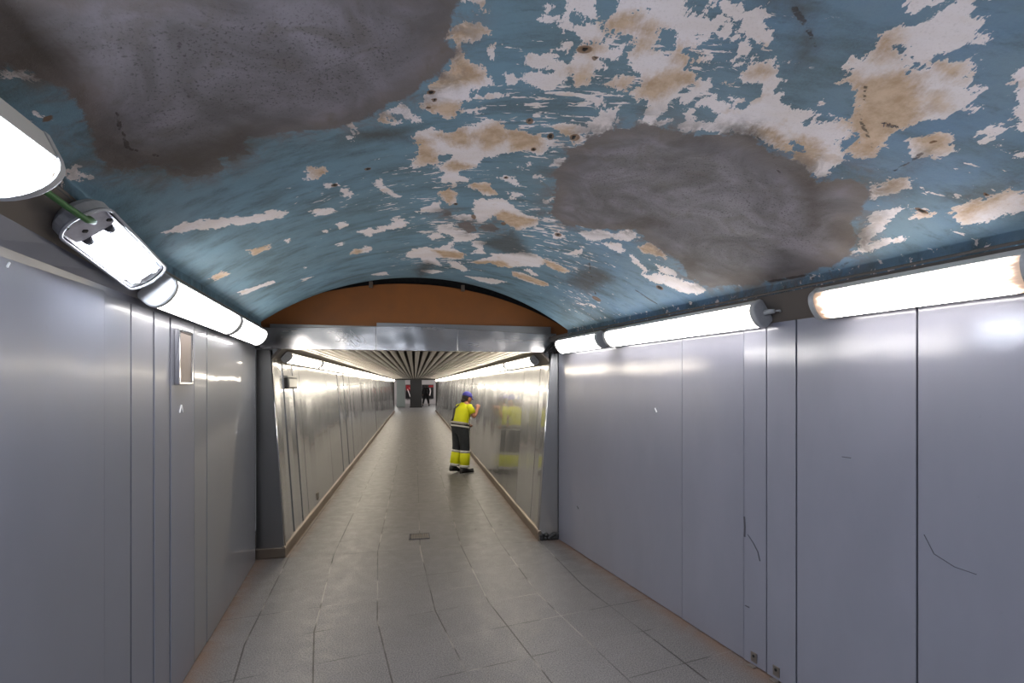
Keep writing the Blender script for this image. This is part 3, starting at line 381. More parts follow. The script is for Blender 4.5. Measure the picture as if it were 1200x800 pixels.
FLAKES = [(.15,1.75,.55,1.),(.5,1.5,.5,.9),(-.3,2.2,.45,.9),(-.45,3.0,.55,1.),(.2,2.9,.5,1.),(-.6,3.8,.6,.95),(.35,3.3,.55,.9),(-.55,2.5,.45,.8),(1.1,2.6,.7,.6),(.55,4.0,.6,.8),(1.5,1.7,.4,.7),(-.9,2.9,.5,.5),(-1.4,3.3,.6,.35),(1.2,1.2,.4,.3),(-.85,2.3,.35,.75),(-1.0,2.0,.25,.5)]
build_vault()

# ------------------------------------------------------------------ hall walls
def wall(name, fn, seams, zt, mat, sides, gap, end_t):
    b = MB(); z1 = 2.02
    t0, t1 = seams[0], end_t
    b.hexa([fn(t0,-.02,0), fn(t1,-.02,0), fn(t1,-.14,0), fn(t0,-.14,0), fn(t0,-.02,z1), fn(t1,-.02,z1), fn(t1,-.14,z1), fn(t0,-.14,z1)])
    w = b.build(name, M['backing']); tag(w, kind='structure')
    for i in range(len(seams)-1):
        a, c = seams[i] + gap[i]/2, seams[i+1] - gap[i+1]/2
        ra = random.uniform(-.0035, .0035); p = MB()
        ch = .0015; zb, zz = .006, zt(.5*(a+c))
        ring = lambda z: [fn(a,-.019,z), fn(a,-ch+ra,z), fn(a+ch,ra,z), fn(c-ch,-ra,z), fn(c,-ch-ra,z), fn(c,-.019,z)]
        p.loft([ring(zb), ring(zz)], smooth=False)
        p.build('cladding_panel', M['lpanel_gloss'] if name == 'wall_left' and seams[i] > 3.2 else mat, w)
    return w
RSE = [-2.6, -1.5, -.45, .35, 1.282, 1.847, 2.034, 2.190, 2.728, 4.061, 4.350, 4.615]
RG  = [.004, .004, .004, .004, .009, .009, .009, .005, .006, .005, .0015, .0]
WR = wall('wall_right', RW, RSE, lambda t: 2.0, M['rpanel'], 1, RG, 4.9)
LSE = [-3.2, -1.9, -.6, .62, 2.248, 2.471, 2.711, 2.925, 3.299, 3.529, 5.02]
LG  = [.004, .004, .004, .006, .009, .013, .006, .011, .007, .007, .0]
WL = wall('wall_left', LW, LSE, lambda t: 2.03, M['lpanel'], -1, LG, 5.05)
dzt = lambda t: .11*min(max((2.4-t)/1.1, 0), 1.25)

def marks():
    def strip(fn, pts, w, mat, par, name='scuff_mark'):
        b = MB()
        for (t, z), (t2, z2) in zip(pts[:-1], pts[1:]):
            q = math.hypot(t2-t, z2-z); nt, nz = -(z2-z)/q*w/2, (t2-t)/q*w/2; o = .0045
            b.hexa([fn(t-nt,0.0,z-nz), fn(t2-nt,0.0,z2-nz), fn(t2+nt,0.0,z2+nz), fn(t+nt,0.0,z+nz), fn(t-nt,o,z-nz), fn(t2-nt,o,z2-nz), fn(t2+nt,o,z2+nz), fn(t+nt,o,z+nz)])
        b.build(name, mat, par)
    strip(RW, [(2.186,.86),(2.181,.80),(2.183,.74)], .012, M['scuff'], WR, 'dented_edge')
    strip(RW, [(2.16,.76),(2.12,.72),(2.09,.68),(2.075,.63)], .003, M['scuff'], WR)
    strip(RW, [(2.18,.33),(2.15,.33)], .006, M['scuff'], WR)
    strip(RW, [(3.02,1.475),(3.0,1.445)], .010, M['chip'], WR, 'paint_chip')
    strip(RW, [(4.22,.45),(4.19,.43)], .005, M['scuff'], WR)
    strip(RW, [(1.255,1.02),(1.22,.95),(1.15,.92),(1.08,.915)], .0025, M['scuff'], WR)
    strip(RW, [(1.60,1.30),(1.56,1.30)], .003, M['scuff'], WR)
    strip(LW, [(3.05,1.50),(3.075,1.54),(3.10,1.50)], .006, M['chip'], WL, 'paint_chip')
    strip(LW, [(1.72,1.995),(1.71,1.98)], .005, M['chip'], WL, 'paint_chip')
    for t, z in ((2.116,.03),(1.967,.03)):     # small metal clips at the foot of the right wall
        b = MB(); c = RW(t, .003, z+.022); b.box(c, .04, .006, .055, XY(D2), XY(N2)); c2 = RW(t, .018, .004); b.box(c2, .04, .03, .006, XY(D2), XY(N2))
        k = b.build('angle_clip', M['strip'], WR, .001)
        MB().tube([RW(t,.005,z+.03), RW(t,.009,z+.03)], .008, 10).build('screw', M['black'], k)
marks()

def hall_strips():
    # right: one inclined strip closing the corner between panels and vault
    b = MB(); a0, a1 = -2.6, 4.62
    b.hexa([RW(a0,.0,2.0), RW(a1,.0,2.0), RW(a1,-.02,2.02), RW(a0,-.02,2.02), RW(a0,.115,2.148), RW(a1,.115,2.148), RW(a1,.10,2.165), RW(a0,.10,2.165)])
    tag(b.build('trim_1', M['strip']), kind='structure')
    # left: pale flashing, then the dark strip that climbs towards the camera
    ts = [-3.2, -2., -.8, .2, .9, 1.3, 1.6, 1.9, 2.2, 2.4, 2.8, 3.5, 4.72]
    b = MB(); rings = [[LW(t,.0,2.0), LW(t,.006,2.03), LW(t,.035,2.07+.55*dzt(t)), LW(t,.02,2.08+.55*dzt(t)), LW(t,-.015,2.03)] for t in ts]
    tag(b.loft(rings, smooth=False).build('trim_2', M['lpanel']), kind='structure')
    b = MB(); rings = [[LW(t,.032,2.062+.55*dzt(t)), LW(t,.114,2.158+dzt(t)), LW(t,.10,2.175+dzt(t)), LW(t,.015,2.08+.55*dzt(t))] for t in ts]
    tag(b.loft(rings, smooth=False).build('trim_3', M['strip']), kind='structure')
hall_strips()

# wall behind the camera
bw = MB(); A_ = LW(-3.25, -.15); B_ = RW(-2.65, -.15)
dirb = (B_-A_).normalized(); nb_ = Vector((dirb.y, -dirb.x, 0))
bw.hexa([A_, B_, B_+nb_*.12, A_+nb_*.12] + [p+Vector((0,0,2.9)) for p in (A_, B_, B_+nb_*.12, A_+nb_*.12)])
tag(bw.build('wall_back', M['rpanel']), kind='structure')

# ------------------------------------------------------------------ portal
def portal():
    # brown arched board above the header
    b = MB(); K = 40; ring0 = []; ring1 = []
    R = (1.62**2+.42**2)/(2*.42)
    prof = [(-1.74, 2.0), (1.74, 2.0)] + [(1.74*math.cos(math.pi*i/K), 2.685 - (R-math.sqrt(R*R-(1.74*math.cos(math.pi*i/K))**2))) for i in range(K+1)]
    b.loft([[T(5.06, n, z) for n, z in prof], [T(5.10, n, z) for n, z in prof]], smooth=False)
    w = b.build('wall_end', M['brown']); tag(w, kind='structure')
    bb = MB(); bb.hexa([T(5.30,-2.6,2.15), T(5.30,2.6,2.15), T(5.42,2.6,2.15), T(5.42,-2.6,2.15), T(5.30,-2.6,3.2), T(5.30,2.6,3.2), T(5.42,2.6,3.2), T(5.42,-2.6,3.2)])
    bb.build('gap_shade_sheet', M['backing'], w)  # near-black sheet, paints the shadow gap between board and vault
    for n in (-.43, .49):
        MB().box(T(5.03, n, 2.655), .035, .05, .06, XY(N), XY(D)).build('fixing_bracket', M['steel_trim'], w, .003)
    # cheeks between hall walls and board
    # header: three folded steel plates over a taller back plate
    hd = MB().box(T(5.03, -.0, 2.10), 2.98, .06, .2, XY(N), XY(D)).build('trim_4', M['steel_dark']); tag(hd, kind='structure')
    top = lambda n: 2.238 - .052*abs(n+.02)/1.4
    for a, c, off in ((-1.43,-.375,.0), (-.373,.425,-.004), (.427,1.43,.0)):
        m = MB(); s0 = 4.93+off; ring = lambda n: [T(s0,n,1.992), T(s0,n,top(n)), T(s0+.05,n,top(n)+.004), T(s0+.05,n,1.992)]
        m.loft([ring(a+(c-a)*i/6) for i in range(7)], smooth=False); m.build('header_plate', M['steel_head'], hd, .003)
    for a, c, z in ((-1.36,-.375,2.236), (-.373,1.43,2.272)):
        MB().box(T(5.005, .5*(a+c), z-.1), c-a, .006, .2, XY(N), XY(D)).build('back_plate', M['steel_dark'], hd)
    sc = MB(); rnd = random.Random(3)
    for i in range(9):
        n0, z0 = -.62+rnd.uniform(-.1,.12), 2.10+rnd.uniform(-.06,.06); pts = []
        for j in range(7): pts.append(T(4.9275, n0+.05*math.cos(j*.9+i)*(.6+.1*j), z0+.04*math.sin(j*1.1+i*.7)))
        sc.tube(pts, .0014, 5)
    sc.build('scratched_scribble', M['chip'], hd)
    # pilasters; the darker steel of the left one paints in its shade
    for sgn, no, nb, nt, mat, nm in ((-1, 1.478, 1.222, 1.352, M['steel_dark'], 'trim_5'), (1, 1.522, 1.29, 1.425, M['steel'], 'trim_6')):
        p = MB(); z0 = .005
        bot = [T(4.985, sgn*no, z0), T(4.985, sgn*nb, z0), T(5.06, sgn*nb, z0), T(5.06, sgn*no, z0)]
        tp = [T(4.985, sgn*no, 1.99), T(4.985, sgn*nt, 1.99), T(5.06, sgn*nt, 1.99), T(5.06, sgn*no, 1.99)]
        o = p.hexa(bot+tp).build(nm, mat, None, .004); tag(o, kind='structure')
        e = MB(); e.tube([T(4.984, sgn*(nb-.002), .11), T(4.984, sgn*(nt-.002), 1.985)], .006, 6); e.build('corner_bead', M['chrome'], o)
        pl = MB()
        if sgn < 0:
            pl.box(T(4.978, -.5*(no+nb)+.004, .048), no-nb+.012, .03, .09, XY(N), XY(D)); pl.build('plinth', M['steel_trim'], o, .004)
        else:   # the right plinth is gone: a black rotted edge is left
            rr = random.Random(5)
            for i in range(16): pl.ell(T(4.975, nb+.03+rr.random()*(no-nb-.05), .015+.045*rr.random()**2), .03, .018, .025, nu=7, nv=5)
            pl.build('rotted_edge', M['black'], o)
    # black cables at the right end of the header
    c = MB()
    c.tube([T(4.90,1.33,1.985), T(4.89,1.40,2.06), T(4.90,1.46,2.12), T(4.86,1.50,2.15)], .011, 8); c.tube([T(4.91,1.37,1.98), T(4.90,1.43,2.04), T(4.88,1.49,2.13)], .008, 8)
    c.build('cable_bundle', M['black'], hd)
portal()

# ------------------------------------------------------------------ tunnel shell
LEAN = .07
def TW(sgn, s, z, off=0.):
    base = 1.235 if sgn < 0 else 1.30
    return T(s, sgn*(base + LEAN*(z-.1) - off), z)
def tunnel():
    for sgn, nm, first in ((-1, 'wall_tunnel_left', [5.06,5.43,5.83,6.16,6.73,7.9,9.02,9.8,10.61,11.4,12.16,13.0]), (1, 'wall_tunnel_right', [5.06,5.42,6.22,6.92,7.61,8.3,9.07,9.7,10.33,11.2,12.06,12.9])):
        seams = list(first)
        while seams[-1] < TEND-1: seams.append(seams[-1]+.93)
        seams[-1] = TEND
        b = MB(); b.hexa([TW(sgn,5.06,.0,-.016), TW(sgn,TEND,.0,-.016), TW(sgn,TEND,0,-.10), TW(sgn,5.06,0,-.10), TW(sgn,5.06,1.9,-.016), TW(sgn,TEND,1.9,-.016), TW(sgn,TEND,1.9,-.10), TW(sgn,5.06,1.9,-.10)])
        w = b.build(nm, M['backing']); tag(w, kind='structure')
        for a, c in zip(seams[:-1], seams[1:]):
            ra = random.uniform(-.006, .006); bow = random.uniform(-.008,.008); g = .006; p = MB()
            ring = lambda z: [TW(sgn,a+g,z,-.014), TW(sgn,a+g,z,-ra), TW(sgn,.5*(a+c),z,bow), TW(sgn,c-g,z,ra), TW(sgn,c-g,z,-.014)]
            p.loft([ring(.112), ring(.7), ring(1.3), ring(1.88)], smooth=False)
            p.build('cladding_panel', M['steel'], w)
        # inclined strip between wall and ceiling that carries the lights
        st = MB(); q = 1.36 if sgn < 0 else 1.425
        st.hexa([T(5.0,sgn*q,1.875), T(TEND,sgn*q,1.875), T(TEND,sgn*(q+.02),1.89), T(5.0,sgn*(q+.02),1.89), T(5.0,sgn*(q-.14),2.035), T(TEND,sgn*(q-.14),2.035), T(TEND,sgn*(q-.125),2.05), T(5.0,sgn*(q-.125),2.05)])
        st.build('light_strip', M['strip'], w)
        # skirting
        k = MB(); nb = (1.215 if sgn < 0 else 1.283)
        prof = [(nb,0),(nb,.085),(nb+.006,.1),(nb+.03,.106),(nb+.03,0)]
        k.loft([[T(s, sgn*n, z) for n, z in prof] for s in (4.97, 8, 12, 18, 24, TEND)], smooth=False)
        tag(k.build('baseboard_left' if sgn < 0 else 'baseboard_right', M['steel_trim']), kind='structure')
    # slatted metal ceiling
    c = MB(); c.hexa([T(5.08,-1.5,2.09), T(TEND,-1.5,2.09), T(TEND,1.5,2.09), T(5.08,1.5,2.09), T(5.08,-1.5,2.16), T(TEND,-1.5,2.16), T(TEND,1.5,2.16), T(5.08,1.5,2.16)])
    ce = c.build('ceiling_tunnel', M['backing']); tag(ce, kind='structure')
    s = MB(); n = -1.235
    while n < 1.30:
        prof = [(n, 2.075), (n+.004, 2.036), (n+.02, 2.031), (n+.043, 2.031), (n+.059, 2.036), (n+.063, 2.075)]
        s.loft([[T(q, a, z) for a, z in prof] for q in (5.07, 18, TEND)], smooth=False, close=False, cap=False); n += .095
    s.build('ceiling_slats', M['slat'], ce)
    # dark frame at the far mouth
    f = MB()
    f.box(T(TEND+.05, -1.32, 1.0), .16, .12, 2.0, XY(N), XY(D)); f.box(T(TEND+.05, 1.38, 1.0), .16, .12, 2.0, XY(N), XY(D)); f.box(T(TEND+.05, 0, 2.04), 3.0, .12, .16, XY(N), XY(D))
    tag(f.build('trim_7', M['black']), kind='structure')
tunnel()

# ------------------------------------------------------------------ light fittings
def fixture(Lh, lamp, wid=.15, name='tube_light'):
    """local x along the tube, local z away from the mounting strip"""
    root = empty(name, (0,0,0)); w = wid/2; K = 14; hb = .37*wid; db = .33*wid
    el = lambda sc: [(-w*sc*math.cos(math.pi*i/K), hb + db*sc*math.sin(math.pi*i/K)**.85) for i in range(K+1)]
    hous = [(-w*.8,0),(w*.8,0),(w*.97,.012),(w*1.01,hb+.004),(-w*1.01,hb+.004),(-w*.97,.012)]
    MB().loft([[(x,a,b) for a, b in hous] for x in (.02, Lh-.02)], smooth=False).build('housing', M['housing'], root, .002)
    e = el(.96)
    MB().loft([[(x,a,b) for a, b in e] for x in (.024, Lh*.25, Lh*.5, Lh*.75, Lh-.024)]).build('diffuser', lamp, root)
    full = lambda sc, x: [(x, a*sc, .9*hb+(b-.9*hb)*sc) for a, b in el(1.04) + [(w*1.0,.012),(w*.8,-.0005),(-w*.8,-.0005),(-w*1.0,.012)]]
    for s, x0 in ((1, 0.), (-1, Lh)):
        MB().loft([full(.90, x0), full(.98, x0+s*.004), full(1., x0+s*.010), full(1., x0+s*.030)], smooth=False).build('end_cap', M['cap'], root)
    return root
def place(root, A, face):
    return root
def put(root, P, xdir, zdir): root.matrix_world = Matrix.Translation(Vector(P)) @ frame(xdir, zdir).to_4x4()
FR = XY(-N2)*.786 + Vector((0,0,-.618)); FL = XY(N1)*.786 + Vector((0,0,-.618))
FL1 = XY(N1)*.36 + Vector((0,0,-.93))
strip_r = lambda t: RW(t, .0575, 2.074); strip_l = lambda t: LW(t, .073, 2.11+.8*dzt(t))
def hall_light(fnc, t0, t1, face, lamp, label, dd, lift=0.002, group='tube lights of the hall', z=0., wid=.15, inw=0.):
    r = fixture(t1-t0, lamp, wid); put(r, fnc(t0) + face*lift + Vector((0,0,z)) + XY(N1)*inw, XY(dd), face)
    tag(r, label, 'light fitting'); return r
r1 = hall_light(strip_r, 3.60, 4.40, FR, M['lamp_neutral'], 'short glowing tube light at far end of right wall, beside the portal', D2)
r2 = hall_light(strip_r, 1.97, 3.50, FR, M['lamp_neutral'], 'long glowing tube light at middle of right wall with round grey end cap', D2)
r3 = hall_light(strip_r, .86, 1.66, FR, M['lamp_burnt'], 'tube light with brown scorched ends above nearest right wall panels', D2)
b_ = MB(); b_.tube([(-.002,-.0,.04),(-.03,.0,.035),(-.05,.01,.02)], [.016,.014,.012], 10); b_.tube([(-.05,.01,.02),(-.065,.02,.004),(-.06,.03,.0)], .006, 6)
b_.build('cable_gland', M['cap'], r2)
l4 = hall_light(strip_l, 3.64, 4.55, FL, M['lamp_neutral'], 'glowing tube light at far end of left wall, beside the portal', D1, z=-.02)
l3 = hall_light(strip_l, 2.43, 3.62, FL, M['lamp_neutral'], 'glowing tube light on left wall above the framed steel grille', D1, z=-.02)
l1 = hall_light(strip_l, .20, 1.45, FL1, M['lamp_cool'], 'nearest tube light on left wall, cut by the left edge of the picture', D1, lift=.01, z=.015, wid=.20, inw=.06)
for fnc, t0, t1, face, lamp, lab, dd in ((strip_r, -.9, .65, FR, M['lamp_neutral'], 'unseen fill light added on right wall beside the camera', D2), (strip_l, -1.5, .05, FL, M['lamp_cool'], 'unseen fill light added on left wall beside the camera', D1), (strip_r, -2.5, -1.1, FR, M['lamp_neutral'], 'unseen fill light added on right wall behind the camera', D2)):
    hall_light(fnc, t0, t1, FL1 if lamp is M['lamp_cool'] else face, lamp, lab, dd, z=.0, inw=.09 if lamp is M['lamp_cool'] else 0.)  # unseen tubes, added to even out the light on near walls and vault
def open_light():
    Lh, w = .66, .080; root = empty('tube_light', (0,0,0))
    def stad(sc, z, ins=0.):
        r = w*sc; pts = []
        for i in range(13): a = math.pi/2 + math.pi*i/12; pts.append((w + r*math.cos(a)*.75, r*math.sin(a), z))
        for i in range(13): a = -math.pi/2 + math.pi*i/12; pts.append((Lh-w + r*math.cos(a)*.75, r*math.sin(a), z))
        return pts
    t = MB(); t.loft([stad(.82,.012), stad(1.,.03), stad(1.,.058), stad(.95,.058), stad(.93,.024)], smooth=False); t.build('housing', M['cap'], root)
    rim = MB(); rim.tube(stad(1.0,.064)+stad(1.0,.064)[:1], .0055, 6); rim.build('rim', M['clear'], root)
    rim2 = MB(); rim2.tube(stad(.91,.058)+stad(.91,.058)[:1], .003, 6); rim2.build('gasket', M['black'], root)
    g = MB(); gp = [(x, y, .05) for x, y, z in stad(.86,0)[:13]] + [(w+.075,-w*.80,.05),(w+.09,-w*.6,.05),(w+.09,w*.6,.05),(w+.075,w*.80,.05)]
    g.loft([[(x,y,.026) for x,y,z in gp], gp], smooth=False); gear = g.build('gear_plate', M['gear'], root, .002)
    for x, y in ((.05,.045),(.06,-.05),(.12,-.02),(.03,-.01),(.13,.055)): MB().box((x,y,.052), .014, .010, .006, Vector((.8,.6,0)), Vector((-.6,.8,0))).build('clip', M['black'], gear)
    for y in (-.036, .036):
        MB().tube([(w+.10,y,.044), (Lh-.06,y,.044)], .015, 12).build('lamp_tube', M['lamp_cool2'], root)
        MB().tube([(w+.085,y,.044), (w+.112,y,.044)], .017, 10).build('lamp_holder', M['scuff'], root)
    e = MB(); e.loft([[(Lh-.085,y,.03),(Lh-.06,y,.052),(Lh-.035,y,.04),(Lh-.035,y,.027)] for y in (-.06,-.03,-.02,.0,.02,.03,.06)], smooth=False); e.build('end_bracket', M['tray'], root)
    rf = MB(); rf.box((.5*(w+.09+Lh-.05), 0, .0265), Lh-.14-w, .13, .003); rf.build('reflector', M['lamp_tray'], root)
    return root
M['lamp_cool2'] = mat_lamp('bare_cool_tube', (.82,.88,1.,1), 26.)
M['lamp_tray'] = M['tray']
ol = open_light()
Ao = Vector((-1.334, 1.50, 2.165)); Bo = Vector((-1.516, 2.0, 2.105)); dO = (Bo-Ao).normalized(); fO = (FL + Vector((0,0,-.30))).normalized()
put(ol, Ao - dO*.075 - fO*.04, dO, fO)
tag(ol, 'open tube light without cover, bare tubes and grey end plate, hanging on left wall', 'light fitting')
mw = ol.matrix_world
gc = MB(); gc.tube([(.07,.015,.05),(.055,.02,.075),(.02,.012,.085),(-.04,.0,.06),(-.10,-.01,.03),(-.16,-.01,.015)], .0095, 8); gc.build('green_cable', M['green'], ol)

# tunnel rows
ORD = ['first','second','third','fourth','fifth','sixth','seventh','eighth','ninth','tenth','eleventh','twelfth','thirteenth','fourteenth','fifteenth']
for sgn, side in ((-1, 'left'), (1, 'right')):
    face = XY(-N*sgn)*.75 + Vector((0,0,-.66)); q = (1.36 if sgn < 0 else 1.425) - .07
    base = fixture(1.63, M['lamp_warm'], .115)
    if sgn > 0:
        for a in range(6): MB().box((-.002, .030*math.cos(a*1.05), .042+.022*math.sin(a*1.05)), .008, .009, .007).build('end_screw', M['black'], base)
    for i in range(15):
        s0 = 5.20 + (.10 if sgn > 0 else 0) + i*1.70
        r = base if i == 0 else copy_tree(base)
        put(r, T(s0, sgn*q, 1.955) + face*.003, XY(D), face)
        tag(r, f'{ORD[i]} warm tube light from the portal in the {side} row of the tunnel', 'light fitting', f'tube lights along the {side} tunnel wall')

# ------------------------------------------------------------------ things on the walls and floor
def grille():
    r = empty('wall_grille', LW(3.08, .0, 1.66), frame(XY(D1), XY(N1)))   # local x along wall, z out of the wall, y = z cross x
    up = -1. if (frame(XY(D1), XY(N1)) @ Vector((0,1,0))).z < 0 else 1.
    y = lambda v: up*v
    MB().box((0,y(.14),.008), 0.19, .26, .014).build('back_box', M['backing'], r)
    b = MB()
    b.box((-.10,y(.14),.0135), .018, .30, .026); b.box((.10,y(.14),.0135), .018, .30, .026); b.box((0,y(.282),.0135), .182, .016, .026); b.box((0,y(.0),.0135), .182, .018, .026)
    b.build('frame', M['chrome'], r, .004)
    m = MB(); m.box((0,y(.14),.017), .182, .262, .004); m.build('grille_plate', M['mesh'], r)
    MB().box((.09,y(.05),.024), .010, .012, .010).build('latch', M['chrome'], r)
    tag(r, 'tall steel framed grille plate high on left hall wall', 'grille')
grille()
def small_box():
    r = empty('wall_box', TW(-1, 5.69, 1.61)); z0 = 0
    b = MB(); rel = lambda s, z, o: TW(-1, s, z, o) - TW(-1, 5.69, 1.61)
    b.hexa([rel(5.49,1.61,0), rel(5.90,1.61,0), rel(5.90,1.61,.03), rel(5.49,1.61,.03), rel(5.49,1.73,0), rel(5.90,1.73,0), rel(5.90,1.73,.03), rel(5.49,1.73,.03)])
    b.build('body', M['black'], r, .006)
    f = MB(); f.hexa([rel(5.47,1.735,.0), rel(5.92,1.735,.0), rel(5.92,1.735,.034), rel(5.47,1.735,.034), rel(5.47,1.75,0), rel(5.92,1.75,0), rel(5.92,1.75,.034), rel(5.47,1.75,.034)])
    f.build('top_cover', M['steel_dark'], r); p = MB()
    p.hexa([rel(5.53,1.63,.03), rel(5.86,1.63,.03), rel(5.86,1.63,.036), rel(5.53,1.63,.036), rel(5.53,1.715,.03), rel(5.86,1.715,.03), rel(5.86,1.715,.036), rel(5.53,1.715,.036)])
    p.build('face_plate', M['steel_dark'], r)
    tag(r, 'small dark box with steel top on left tunnel wall under first light', 'wall box')
    r = empty('vent_plate', TW(-1, 6.68, .14)); b = MB(); rel = lambda s, z, o: TW(-1, s, z, o) - TW(-1, 6.68, .14)
    b.hexa([rel(6.63,.16,0), rel(6.73,.16,0), rel(6.73,.16,.008), rel(6.63,.16,.008), rel(6.63,.25,0), rel(6.73,.25,0), rel(6.73,.25,.008), rel(6.63,.25,.008)])
    b.build('plate', M['steel_trim'], r); sl = MB()
    for i in range(4):
        z = .172+.018*i; sl.hexa([rel(6.64,z,.006), rel(6.72,z,.006), rel(6.72,z,.01), rel(6.64,z,.01), rel(6.64,z+.009,.006), rel(6.72,z+.009,.006), rel(6.72,z+.009,.01), rel(6.64,z+.009,.01)])
    sl.build('slots', M['black'], r)
    tag(r, 'small slotted vent plate low on left tunnel wall', 'vent')
small_box()
def drain():
    r = empty('floor_grate', T(5.37, .05, 0)); b = MB(); rel = lambda s, n, z: T(s, n, z) - T(5.37, .05, 0)
    def bx(m, s0, s1, n0, n1, z0, z1): m.hexa([rel(s0,n0,z0), rel(s0,n1,z0), rel(s1,n1,z0), rel(s1,n0,z0), rel(s0,n0,z1), rel(s0,n1,z1), rel(s1,n1,z1), rel(s1,n0,z1)])
    bx(b, 5.28, 5.46, -.055, .155, .0005, .003); b.build('recess', M['backing'], r)
    f = MB(); bx(f, 5.275,5.285,-.06,.16,.0005,.006); bx(f, 5.455,5.465,-.06,.16,.0005,.006); bx(f, 5.275,5.465,-.06,-.05,.0005,.006); bx(f, 5.275,5.465,.15,.16,.0005,.006); bx(f, 5.275,5.465,.085,.09,.0005,.006)
    f.build('frame', M['scuff'], r); g = MB()
    for i in range(9): n = -.035+.021*i; bx(g, 5.285, 5.455, n, n+.014, .001, .005)
    for i in range(3): s = 5.32+.045*i; bx(g, s, s+.01, -.05, .15, .001, .0052)
    g.build('bars', M['strip'], r); tag(r, 'small rectangular grate set in the floor just inside the tunnel', 'floor grate')
drain()

# ------------------------------------------------------------------ the far passage
def far_room():
    S0 = TEND + .11
    w = MB(); w.box(T(43.2, 0, 1.4), 11, .2, 2.8, XY(N), XY(D)); tag(w.build('wall_far', plain('far_pale_tiles', lin(176,170,172), .4)), kind='structure')
    for sg, nm in ((-1,'wall_far_left'), (1,'wall_far_right')):
        tag(MB().box(T(37.2, sg*5.2, 1.4), .2, 12.2, 2.8, XY(N), XY(D)).build(nm, M['far']), kind='structure')
    tag(MB().box(T(37.2, 0, 2.85), 10.8, 12.4, .1, XY(N), XY(D)).build('ceiling_far', M['far']), kind='structure')
    b = MB()
    for sg in (-1, 1): b.box(T(31.05, sg*3.25, 1.4), 3.7, .1, 2.8, XY(N), XY(D))
    b.box(T(31.05, 0, 2.5), 3.0, .1, .75, XY(N), XY(D))
    tag(b.build('wall_far_front', M['far']), kind='structure')
    # pale column left, dark pillar in the middle
    c = MB(); c.box(T(37.5, -1.02, 1.36), .62, .5, 2.72, XY(N), XY(D)); o = c.build('pillar', plain('pale_green_pillar', lin(160,170,168), .35), None, .02)
    tag(o, 'pale grey green pillar at the far end of the tunnel, left of the dark one', 'pillar')
    r = empty('pillar', T(36.3, .09, 0)); MB().box((0,0,1.40), .84, .5, 2.80, XY(N), XY(D)).build('shaft', M['dark_pillar'], r, .02); MB().box((0,0,.06), .88, .54, .12, XY(N), XY(D)).build('plinth', M['black'], r, .01)
    tag(r, 'broad dark pillar in the middle of the far tunnel mouth', 'pillar')
    # advertising panels on the far wall
    def ad(n0, n1, lab, fields, shapes):
        r = empty('poster_panel', T(43.09, .5*(n0+n1), .48)); rel = lambda n, z, o: T(43.09-o, n, z) - T(43.09, .5*(n0+n1), .48)
        m = MB(); m.box(rel(.5*(n0+n1), 1.08, .04), n1-n0, .08, 1.22, XY(N), XY(D)); m.build('frame', M['black'], r, .01)
        for a, c, z0, z1, mt in fields:
            q = MB(); q.box(rel(.5*(a+c), .5*(z0+z1), .083), c-a, .006, z1-z0, XY(N), XY(D)); q.build('printed_field', mt, r)
        for pts, wd, mt in shapes:
            q = MB()
            for (a, z), (c, z2) in zip(pts[:-1], pts[1:]):
                l = math.hypot(c-a, z2-z); ax = (XY(N)*(c-a)/l + Vector((0,0,(z2-z)/l))); az = XY(N)*(-(z2-z)/l) + Vector((0,0,(c-a)/l))
                q.box(rel(.5*(a+c), .5*(z+z2), .09), l, .006, wd, ax, XY(D), az)
            q.build('printed_figure', mt, r)
        tag(r, lab, 'poster')
    ad(-.78, .05, 'red and black lit poster with pale strokes left of the dark pillar', [(-.74,.01,1.18,1.64,M['red']),(-.74,.01,.56,1.18,M['ink'])], [([(-.62,1.3),(-.5,1.0),(-.38,.62)],.07,M['pale']),([(-.5,1.42),(-.36,1.32),(-.22,1.46)],.06,M['pink']),([(-.4,1.02),(-.18,.98)],.06,M['red'])])
    ad(.62, 1.62, 'black poster with red top and pale strokes right of the dark pillar', [(1.2,1.6,1.45,1.64,M['red']),(.66,1.2,.56,1.64,M['ink']),(1.2,1.6,.56,1.45,M['ink'])], [([(1.0,1.4),(1.06,1.2)],.09,M['pale']),([(1.30,1.38),(1.36,1.1),(1.28,.72)],.09,M['pale']),([(.92,.95),(1.04,.72)],.07,M['pink'])])
    for i, n in enumerate((-1.6, 1.7)):  # hidden tubes added to brighten the far passage
        for j, s in enumerate((33.5, 40.0)):
            r = fixture(1.5, M['fill_far'], .22); put(r, T(s, n, 2.796), XY(D), Vector((0,0,-1))); tag(r, f"{ORD[i]} hidden added fill light from left on far passage ceiling, {'before' if j == 0 else 'behind'} the dark pillar", 'light fitting')
M['fill_far'] = mat_lamp('far_fill_light', (1.,.97,.93,1), 30.)
M['far'] = plain('far_wall', lin(150,146,146), .5); M['dark_pillar'] = plain('dark_pillar', lin(30,30,32), .5)
M['red'] = plain('red_print', lin(140,28,34), .3); M['ink'] = plain('black_print', lin(22,20,24), .3); M['pale'] = plain('pale_print', lin(225,215,215), .3); M['pink'] = plain('pink_print', lin(205,130,140), .3)
far_room()
